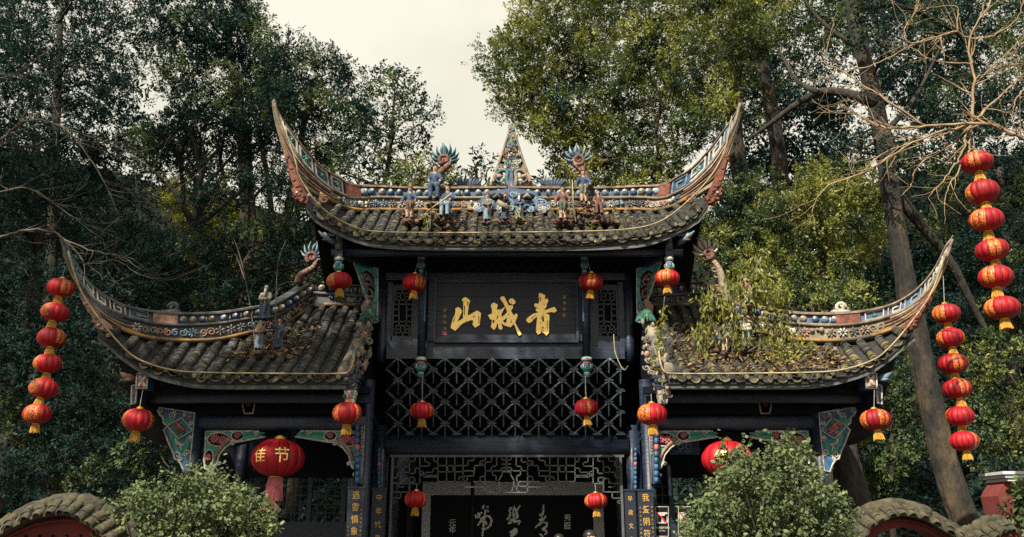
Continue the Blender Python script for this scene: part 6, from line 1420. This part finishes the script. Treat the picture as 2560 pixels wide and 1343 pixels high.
# ------------------------------------------------------------------ dragon-fish tails with fan fins
def dragon_tail(path, Y, label, fanc, fanr, body, fin, edge_, nf=8, a0=20, a1=200, curl=1, group='dragon-fish finials'):
    P = [W(x, y, Y) for x, y in path]; t = thing('dragon_fish_finial', label, 'finial', P[0], group)
    m = MB(); q = [Vector(p) for p in catmull(P, 30)]; m.tube(q, [.11 * (1 - .62 * i / 29) for i in range(30)], 9, .8); m.build('body', M_[body], t, smooth=True)
    for i in range(2, 26, 2):
        m = MB(); n = (q[i + 1] - q[i - 1]).normalized(); side = Vector((0, -1, 0)).cross(n).normalized()
        m.ell(q[i] + Vector((0, -.075 * (1 - .5 * i / 29), 0)), (.05, .02, .05), 7, 4); m.build('scale', M_['salmon' if i % 4 else 'plaster'], t, smooth=True)
    for i in range(3, 28, 3):
        n = (q[i + 1] - q[i - 1]).normalized(); side = Vector((0, -1, 0)).cross(n).normalized() * curl
        m = MB(); r_ = .11 * (1 - .62 * i / 29); m.tube([q[i] + side * r_ * .8, q[i] + side * r_ * 1.5 + n * .04], [.028, .006], 5); m.build('spine', M_['salmon'], t, smooth=True)
    c = W(*fanc, Y); k = mpp(fanc[1], Y)
    m = MB(); m.tube(scroll(c - Vector((0, .06, 0)), 15 * k, 1.35, Vector((1, 0, 0)), Vector((0, 0, 1)), R(250), curl, 18), [.05 * (1 - .5 * i / 17) for i in range(18)], 8); m.build('curled_tail', M_['wrose'], t, smooth=True)
    for i in range(nf):
        a = R(a0 + (a1 - a0) * i / (nf - 1)); d = Vector((math.cos(a), -.08, math.sin(a))); e = Vector((-math.sin(a), 0, math.cos(a))); L = fanr * k * (.85 + .25 * math.sin(math.pi * i / (nf - 1)))
        pts = [c + d * L * .2, c + d * L * .55 + e * .02 * (i - nf / 2) / nf, c + d * L * .8 + e * .06 * (1 if i < nf / 2 else -1) * .6, c + d * L * 1.0 + e * .1 * (1 if i < nf / 2 else -1)]
        m = MB(); m.tube([Vector(p) for p in catmull(pts, 9)], [.035, .055, .075, .084, .082, .07, .052, .03, .005], 7, .35); o = m.build('fin', M_[fin], t, smooth=True)
        m = MB(); m.tube([Vector(p) + Vector((0, -.03, 0)) for p in catmull(pts, 7)], [.012, .013, .014, .012, .01, .007, .003], 4); m.build('fin_rib', M_[edge_], o, smooth=True)
    return t
dragon_tail([(1088, 470), (1092, 445), (1108, 425), (1122, 412), (1124, 402), (1114, 398), (1108, 406), (1114, 412)], 16.1, 'dragon-fish finial with teal fan fins and curled tail left of the spire', (1112, 402), 42, 'wrose', 'teal', 'sky', 9, -10, 180, -1)
dragon_tail([(1470, 470), (1464, 440), (1452, 425), (1438, 412), (1434, 402), (1442, 398), (1448, 404)], 16.1, 'dragon-fish finial with pale blue fan fins right of the spire', (1446, 402), 40, 'wrose', 'sky', 'white', 8, 0, 190)
dragon_tail([(745, 710), (752, 690), (768, 680), (785, 668), (792, 650), (784, 642), (776, 650)], 16.3, 'rose dragon-fish finial with pale fan fins over the shaded wing ridge', (782, 645), 38, 'wrose', 'sky', 'white', 8, -20, 170, -1)
dragon_tail([(1822, 760), (1808, 715), (1800, 680), (1788, 660), (1774, 648), (1764, 636)], 15.0, 'pale dragon-fish finial with broad fan fins above the vines', (1768, 636), 42, 'plaster', 'white', 'sky', 7, 20, 190)

# ------------------------------------------------------------------ rubble, litter and plants on the roofs
def rubble(label, spots, Y, seed, mats=('rock', 'litter'), name='rubble_mound'):
    rg = random.Random(seed); t = thing(name, label, 'rubble', W(*spots[0], Y), 'plaster rock mounds on the roofs')
    for (x, y) in spots:
        for k in range(14):
            m = MB(); c = W(x + rg.gauss(0, 15), y + rg.gauss(0, 5), Y + rg.uniform(-.15, .25)); r_ = rg.uniform(.03, .09)
            m.ell(c, (r_, r_, r_ * .6), 7, 5); m.v = [tuple(Vector(v) + Vector((rg.gauss(0, .012), rg.gauss(0, .012), rg.gauss(0, .012)))) for v in m.v]; m.build('stone', M_[rg.choice(mats)], t)
rubble('brown rock mound under the left ridge statues', [(1030, 552), (1060, 548), (1090, 545), (1115, 552)], 15.35, 1)
rubble('red rock mound under the right ridge statues', [(1400, 556), (1440, 540), (1465, 530), (1490, 552), (1520, 556)], 15.4, 2)
rubble('dark rock mound under the shaded wing statues', [(575, 890), (610, 892), (645, 888), (685, 888), (720, 884)], 14.75, 3, ('litter', 'litter', 'rock'))
rubble('mossy rock mound at the foot of the vines', [(1760, 898), (1800, 895), (1850, 890), (1900, 890), (1940, 892)], 14.65, 4, ('litter', 'rock'))
def litter(label, S, xr, tr, n, seed, mt='lf_vine'):
    rn = np.random.default_rng(seed); P = []
    for _ in range(n):
        x = rn.uniform(*xr); t = tr[0] + (tr[1] - tr[0]) * rn.random(); P.append(tuple(S(x, t) + Vector((0, -.02, .09 + .05 * rn.random()))))
    P = np.array(P); A = unit(rn.normal(size=(n, 3)) * np.array([1, 1, .3])); nn = unit(rn.normal(size=(n, 3)) * .4 + np.array([0, -.3, 1])); A = unit(A - nn * np.sum(A * nn, 1, keepdims=True)); l = .05 + .06 * rn.random(n)
    tag(place('fallen_leaves', leaf_mesh('fallen_leaves', P, A * l[:, None], np.cross(nn, A) * (l * .25)[:, None], rn.random(n), M_[mt])), label, 'leaves', kind='stuff')
M_['lf_dead'] = leaf_mat('dead_brown_leaf', (.05, .032, .02), (.24, .16, .07), .1)
litter('dead leaves lying on the vine-grown wing roof', SWR, (2.9, 5.6), (.05, .7), 1500, 1, 'lf_dead'); litter('dead leaves lying on the upper roof', SU, (-2.2, 2.6), (.4, .95), 700, 2, 'lf_dead'); litter('dead leaves lying on the shaded wing roof', SWL, (-4.9, -3.6), (.35, .75), 500, 3, 'lf_dead')
def drooping(label, stems, Y, seed, n_leaf, ll, mt, name='climbing_vine', cat='vine', droop=1.4, lw=.32, spread=.1, shape='diamond', group='plants rooted on the roofs'):
    rg = random.Random(seed); rn = np.random.default_rng(seed); t = thing(name, label, cat, W(*stems[0][0], Y), group); mb = MB(); P = []
    for L in stems:
        q = [W(x, y, Y + rg.uniform(-.25, .25)) for x, y in L]; q = [Vector(v) for v in catmull(q, 14)]; mb.tube(q, [.012 * (1 - .6 * i / 13) for i in range(14)], 5); P += q[2:]
    mb.build('stems', M_['twigd'], t, smooth=True)
    base = np.array([tuple(p) for p in P]); B = base[rn.integers(0, len(base), n_leaf)] + rn.normal(size=(n_leaf, 3)) * spread
    A = rn.normal(size=(n_leaf, 3)) * .7; A[:, 2] -= droop; A = unit(A); nn = unit(rn.normal(size=(n_leaf, 3)) * .6 + np.array([-.3, -.8, .4])); nn = unit(nn - A * np.sum(A * nn, 1, keepdims=True)); l = ll * (.6 + .7 * rn.random(n_leaf))
    place('foliage', leaf_mesh('foliage', B, A * l[:, None], np.cross(nn, A) * (l * lw * .5)[:, None], rn.random(n_leaf), M_[mt], shape=shape), t); return t
st_ = [[(1830, 900), (1830, 820), (1825, 750), (1822, 700)], [(1830, 900), (1850, 780), (1880, 690), (1900, 650)], [(1810, 890), (1780, 820), (1768, 780), (1758, 745)], [(1850, 890), (1900, 800), (1930, 740), (1945, 730)], [(1830, 890), (1842, 770), (1845, 690)], [(1760, 860), (1750, 820), (1748, 880)], [(1800, 800), (1780, 750), (1800, 720)], [(1850, 760), (1910, 700), (1960, 720)], [(1870, 880), (1945, 830), (1960, 780)]]
drooping('thick yellowing vine drooping over the sunlit wing roof', st_, 14.55, 5, 1150, .115, 'lf_vine', spread=.12)
drooping('single vine strand with paired leaves dangling below the upper corner lantern', [[(1662, 742), (1656, 790), (1648, 840), (1645, 890), (1643, 925)]], 14.3, 6, 130, .1, 'lf_vine', droop=.6, lw=.5, spread=.03)
drooping('small fern tuft growing on the sunlit wing roof', [[(1980, 905), (1960, 870), (1930, 850)], [(1980, 905), (1985, 860), (1990, 835)], [(1985, 905), (2010, 870), (2025, 865)], [(1980, 905), (1950, 890), (1925, 890)], [(1985, 905), (2015, 890), (2030, 890)]], 14.5, 7, 420, .075, 'lf_yel', 'fern', 'fern', droop=.2, spread=.06)
drooping('wispy dry sapling standing on the shaded wing roof', [[(640, 880), (625, 760), (605, 660), (585, 600), (555, 560)], [(605, 660), (625, 630), (645, 615)], [(690, 880), (690, 760), (695, 660), (715, 600)], [(612, 700), (590, 640), (560, 610)], [(660, 860), (655, 780), (700, 720)]], 14.9, 8, 40, .05, 'lf_dead', 'dry_sapling', 'sapling', spread=.05)
drooping('dry grass stalks beside the left ridge statues', [[(1075, 575), (1078, 520), (1076, 500)], [(1080, 575), (1083, 540)], [(1070, 578), (1068, 550)]], 15.0, 9, 60, .07, 'lf_vine', 'dry_grass', 'grass tuft', droop=-.6, spread=.05)
drooping('dry stalks standing among the right ridge statues', [[(1378, 545), (1376, 500), (1372, 462)], [(1440, 555), (1432, 510), (1424, 440)], [(1300, 552), (1288, 520)], [(1530, 560), (1535, 500), (1533, 440)], [(1480, 575), (1478, 560)]], 15.0, 10, 160, .07, 'lf_vine', 'dry_grass', 'grass tuft', droop=.3, spread=.05)
drooping('little yellow fern hanging from the middle of the upper eave', [[(1094, 598), (1096, 610), (1095, 620)], [(1094, 598), (1086, 608)], [(1094, 598), (1104, 606)], [(1180, 600), (1178, 612)], [(1186, 600), (1194, 608)]], 14.65, 11, 60, .05, 'lf_vine', 'fern', 'fern', spread=.03)

# ------------------------------------------------------------------ cables along the eaves
def cable(label, pts, r=.014, m='cord', seg=60):
    P = [Vector(v) for v in catmull([W(*p) for p in pts], seg)]; mb = MB(); mb.tube(P, r, 6); tag(mb.build('cable', M_[m], smooth=True), label, 'cable', 'pale cables along the eaves')
for MIR in (False, True):
    nm = 'sunlit' if MIR else 'shaded'
    cable('pale cable running along the eave and up the horn of the %s wing' % nm, [(170, 628, 13.5), (188, 690, 13.52), (212, 745, 13.55), (262, 815, 13.5), (310, 870, 13.55), (350, 900, 13.62), (420, 923, 13.7), (500, 931, 13.75), (700, 934, 13.75), (845, 934, 13.75), (872, 928, 13.72), (882, 905, 13.75), (886, 878, 13.9)])
    if not MIR: cable('pale cable running along the upper eave and up both horns', [(706, 305, 14.1), (738, 400, 14.2), (748, 440, 14.2), (790, 505, 14.3), (840, 545, 14.4), (900, 572, 14.5), (960, 580, 14.55), (1100, 582, 14.55), (1264, 581, 14.55), (1430, 579, 14.55), (1560, 574, 14.55), (1640, 558, 14.5), (1700, 520, 14.35), (1770, 450, 14.2), (1810, 380, 14.15), (1830, 290, 14.1)], .012)
MIR = False
cable('loose pale cable hanging beside the right bracket net', [(1534, 836, 15.8), (1538, 880, 15.6), (1552, 915, 15.3), (1562, 925, 15.2), (1570, 915, 15.1)], .007)

# ------------------------------------------------------------------ arched red walls in front
COPE_T = mk(TV, TF, 'tile', M_['cope'])
def arch_wall(label, crest, Y, seed, ring=None, vent=False):
    t = thing('arched_wall', label, 'wall', (W(*crest[0], Y).x, Y, 0), 'red walls beside the gate')
    P = [Vector(v) for v in catmull([W(x, y, Y) for x, y in crest], 50)]; n = len(P); rg = random.Random(seed)
    m = MB(); V = []
    for p in P: V += [Vector((p.x, Y, p.z - .15)), Vector((p.x, Y, -.1)), Vector((p.x, Y + .35, -.1)), Vector((p.x, Y + .35, p.z - .15))]
    if ring is None: m.add(V, [(i * 4 + k, i * 4 + (k + 1) % 4, i * 4 + 4 + (k + 1) % 4, i * 4 + 4 + k) for i in range(n - 1) for k in range(4)] + [(0, 1, 2, 3), (n * 4 - 1, n * 4 - 2, n * 4 - 3, n * 4 - 4)])
    else:                                   # wall with an arched opening: inner edge follows ring
        Q = [Vector(v) for v in catmull([W(x, y, Y) for x, y in ring], 50)]; V = []
        for p, q in zip(P, Q): V += [Vector((p.x, Y, p.z - .15)), Vector((q.x, Y, q.z)), Vector((q.x, Y + .35, q.z)), Vector((p.x, Y + .35, p.z - .15))]
        m.add(V, [(i * 4 + k, i * 4 + (k + 1) % 4, i * 4 + 4 + (k + 1) % 4, i * 4 + 4 + k) for i in range(n - 1) for k in range(4)] + [(0, 1, 2, 3), (n * 4 - 1, n * 4 - 2, n * 4 - 3, n * 4 - 4)])
    m.build('masonry', M_['redwall'], t)
    m = MB(); m.tube([p + Vector((0, -.02, -.235)) for p in P], .022, 6); m.build('moulding', M_['redwall'], t, smooth=True)
    # coping: a ridge roll, a sloping bed and two courses of tiles on the visible side
    m = MB(); V = []; prof = [(-.2, -.185), (-.2, -.155), (-.03, -.05), (.3, -.05), (.5, -.155), (.5, -.185)]
    ups = []
    for i, p in enumerate(P):
        tz = (P[min(i + 1, n - 1)] - P[max(i - 1, 0)]).normalized(); up = Vector((-tz.z, 0, tz.x)); up = up if up.z > 0 else -up; ups.append((tz if tz.x > 0 else -tz, up))
        for y, z in prof: V.append(p + Vector((0, y, 0)) + up * z)
    k = len(prof); m.add(V, [(i * k + q, i * k + (q + 1) % k, i * k + k + (q + 1) % k, i * k + k + q) for i in range(n - 1) for q in range(k)] + [tuple(range(k)), tuple(range(n * k - 1, n * k - k - 1, -1))])
    cp = m.build('coping', M_['cope'], t)
    cuts = 7
    for c in range(cuts):                  # ridge roll in separate lengths with open joints
        i0, i1 = int(c * (n - 1) / cuts), int((c + 1) * (n - 1) / cuts); q = P[i0:i1 + 1]
        m = MB(); rr_ = [.07 + rg.uniform(-.006, .006) for _ in q]; rr_[0] *= .9; rr_[-1] *= 1.06
        m.tube([p + Vector((0, .12, -.055)) + Vector((0, 0, rg.uniform(-.006, .006))) for p in q], rr_, 12, 1.6); m.build('ridge_tile', M_['cope'], cp, smooth=True)
    L = sum((P[i + 1] - P[i]).length for i in range(n - 1)); cnt = int(L / .15)
    for c in range(cnt):
        u = (c + .5) / cnt * (n - 1); i = int(u); p = P[i].lerp(P[min(i + 1, n - 1)], u - i); ex, up = ups[i]
        g_ = (Vector((0, .2, 0)) + up * .12).normalized(); nz_ = ex.cross(g_)
        for j, (f, w) in enumerate(((0, 1.), (.1, .97))):
            M = Matrix((ex, g_, nz_)).transposed().to_4x4() @ Matrix.Rotation(R(rg.gauss(0, 5)), 4, 'Z') @ Matrix.Diagonal((.72 * w, 1.1, .62 * rg.uniform(.8, 1.1), 1)); M.translation = p + Vector((0, -.235, 0)) - up * .17 + g_ * f + nz_ * .012 * j
            place('tile', COPE_T, cp, M)
    return t, P
aw, _ = arch_wall('red wall with arched mossy tile coping at the lower left corner', [(-120, 1400), (-60, 1345), (0, 1305), (80, 1263), (150, 1247), (205, 1248), (260, 1272), (310, 1310), (350, 1360)], 9.6, 3)
for k in range(6):
    for j, (dx, r_, h) in enumerate(((0, .015, .075), (17, .012, .035))):
        x = 60 + k * 34 + dx; m = MB(); c = W(x, 1343, 9.55); m.lathe((c.x, 9.58, c.z - .05), [(r_ * 1.3, 0), (r_, .03), (r_ * .8, h * .7), (r_ * 1.1, h * .85), (r_ * .7, h)], 10); m.build('vent_baluster', M_['dark'], aw, smooth=True)
arch_wall('red arched gateway with wavy mossy coping at the lower right', [(2110, 1345), (2145, 1290), (2200, 1262), (2250, 1256), (2310, 1270), (2370, 1305), (2410, 1325), (2440, 1322), (2470, 1303), (2500, 1296), (2522, 1300)], 12.0, 4, ring=[(2170, 1390), (2175, 1360), (2200, 1335), (2250, 1318), (2300, 1322), (2340, 1345), (2360, 1390), (2380, 1420), (2400, 1420), (2450, 1420), (2500, 1420)])
ew = thing('end_wall', 'red brick wall corner with stepped stone cap at the right edge', 'wall', (W(2500, 1200, 13.5).x, 13.5, 0))
a, b_ = W(2506, 1205, 13.5), W(2640, 1205, 13.5)
m = MB(); m.prism([W(2518, 1196, 13.5), W(2640, 1196, 13.5), Vector((b_.x, 13.5, 0)), Vector((a.x + .1, 13.5, 0)), W(2512, 1310, 13.5), W(2494, 1240, 13.5), W(2506, 1215, 13.5)], (0, .5, 0)); m.build('masonry', M_['redwall'], ew)
for k in range(3): m = MB(); m.box(((a.x + b_.x) / 2 + .05 - k * .02, 13.7, a.z + .03 + k * .05), (b_.x - a.x + .04 + k * .05, .6 + k * .06, .045)); m.build('cap_course', M_['stone'], ew)
bush('small dark ivy bush clinging to the red wall at the right edge', [(2520, 1230), (2560, 1215), (2640, 1220), (2640, 1343), (2560, 1340), (2530, 1290)], 12.9, 13.3, 73, 20, 'lf_mid', 16)

# ------------------------------------------------------------------ visitors: only the tops of their heads reach into view
def person(px, py, Y, label, shirt, hair_m, turn=0.):
    top = W(px, py, Y); h = top.z; t = thing('person', label, 'person', (top.x, Y, 0), 'visitors in the passage')
    g = lambda *a: tuple(a); S_ = []
    for sg in (-1, 1):
        S_ += [((sg * .055, 0, .05), (sg * .055, 0, .28), .028, .036, 1), ((sg * .055, 0, .28), (sg * .05, 0, .5), .04, .055, 1), ((sg * .055, -.07, .02), (sg * .055, .0, .025), .022, .026, 3), ((sg * .11, 0, .8), (sg * .135, .01, .63), .032, .027, 0), ((sg * .135, .01, .63), (sg * .13, -.03, .49), .025, .02, 4), ((sg * .13, -.03, .48), (sg * .128, -.04, .44), .02, .014, 4)]
    S_ += [((0, 0, .5), (0, 0, .62), .085, .08, 0), ((0, 0, .62), (0, 0, .76), .085, .09, 0), ((-.08, 0, .79), (.08, 0, .79), .045, .045, 0), ((0, 0, .8), (0, 0, .88), .032, .03, 4), ((0, -.005, .905), (0, 0, .94), .05, .056, 4), ((0, -.06, .915), (0, -.064, .91), .01, .01, 4)]
    M = Matrix.Translation((top.x, Y, 0)) @ Matrix.Rotation(turn, 4, 'Z') @ Matrix.Scale(h, 4)
    grow('body', S_, [M_[shirt], M_['bluep'], M_['white'], M_['dark'], M_['skin']], t, M, .014)
    m = MB(); m.ell((0, .012, .945), (.061, .066, .056), 12, 8); m.ell((0, .035, .915), (.055, .04, .05), 10, 7); place('hair', m.mesh('hair', M_[hair_m], True), t, M)
    for sg in (-1, 1):
        m = MB(); m.ell((sg * .02, -.053, .925), .006, 6, 4); place('eye', m.mesh('eye', M_['dark'], True), t, M)
M_['hair'] = mat('black_hair', (.02, .018, .018), (.008, .008, .009), 60, .4)
person(1475, 1324, 13.2, 'visitor with short black hair below the low right passage lantern', 'redwall', 'hair', .4)
person(1398, 1334, 14.6, 'visitor with dark hair nearer the middle of the passage', 'worn', 'hair', 2.9)
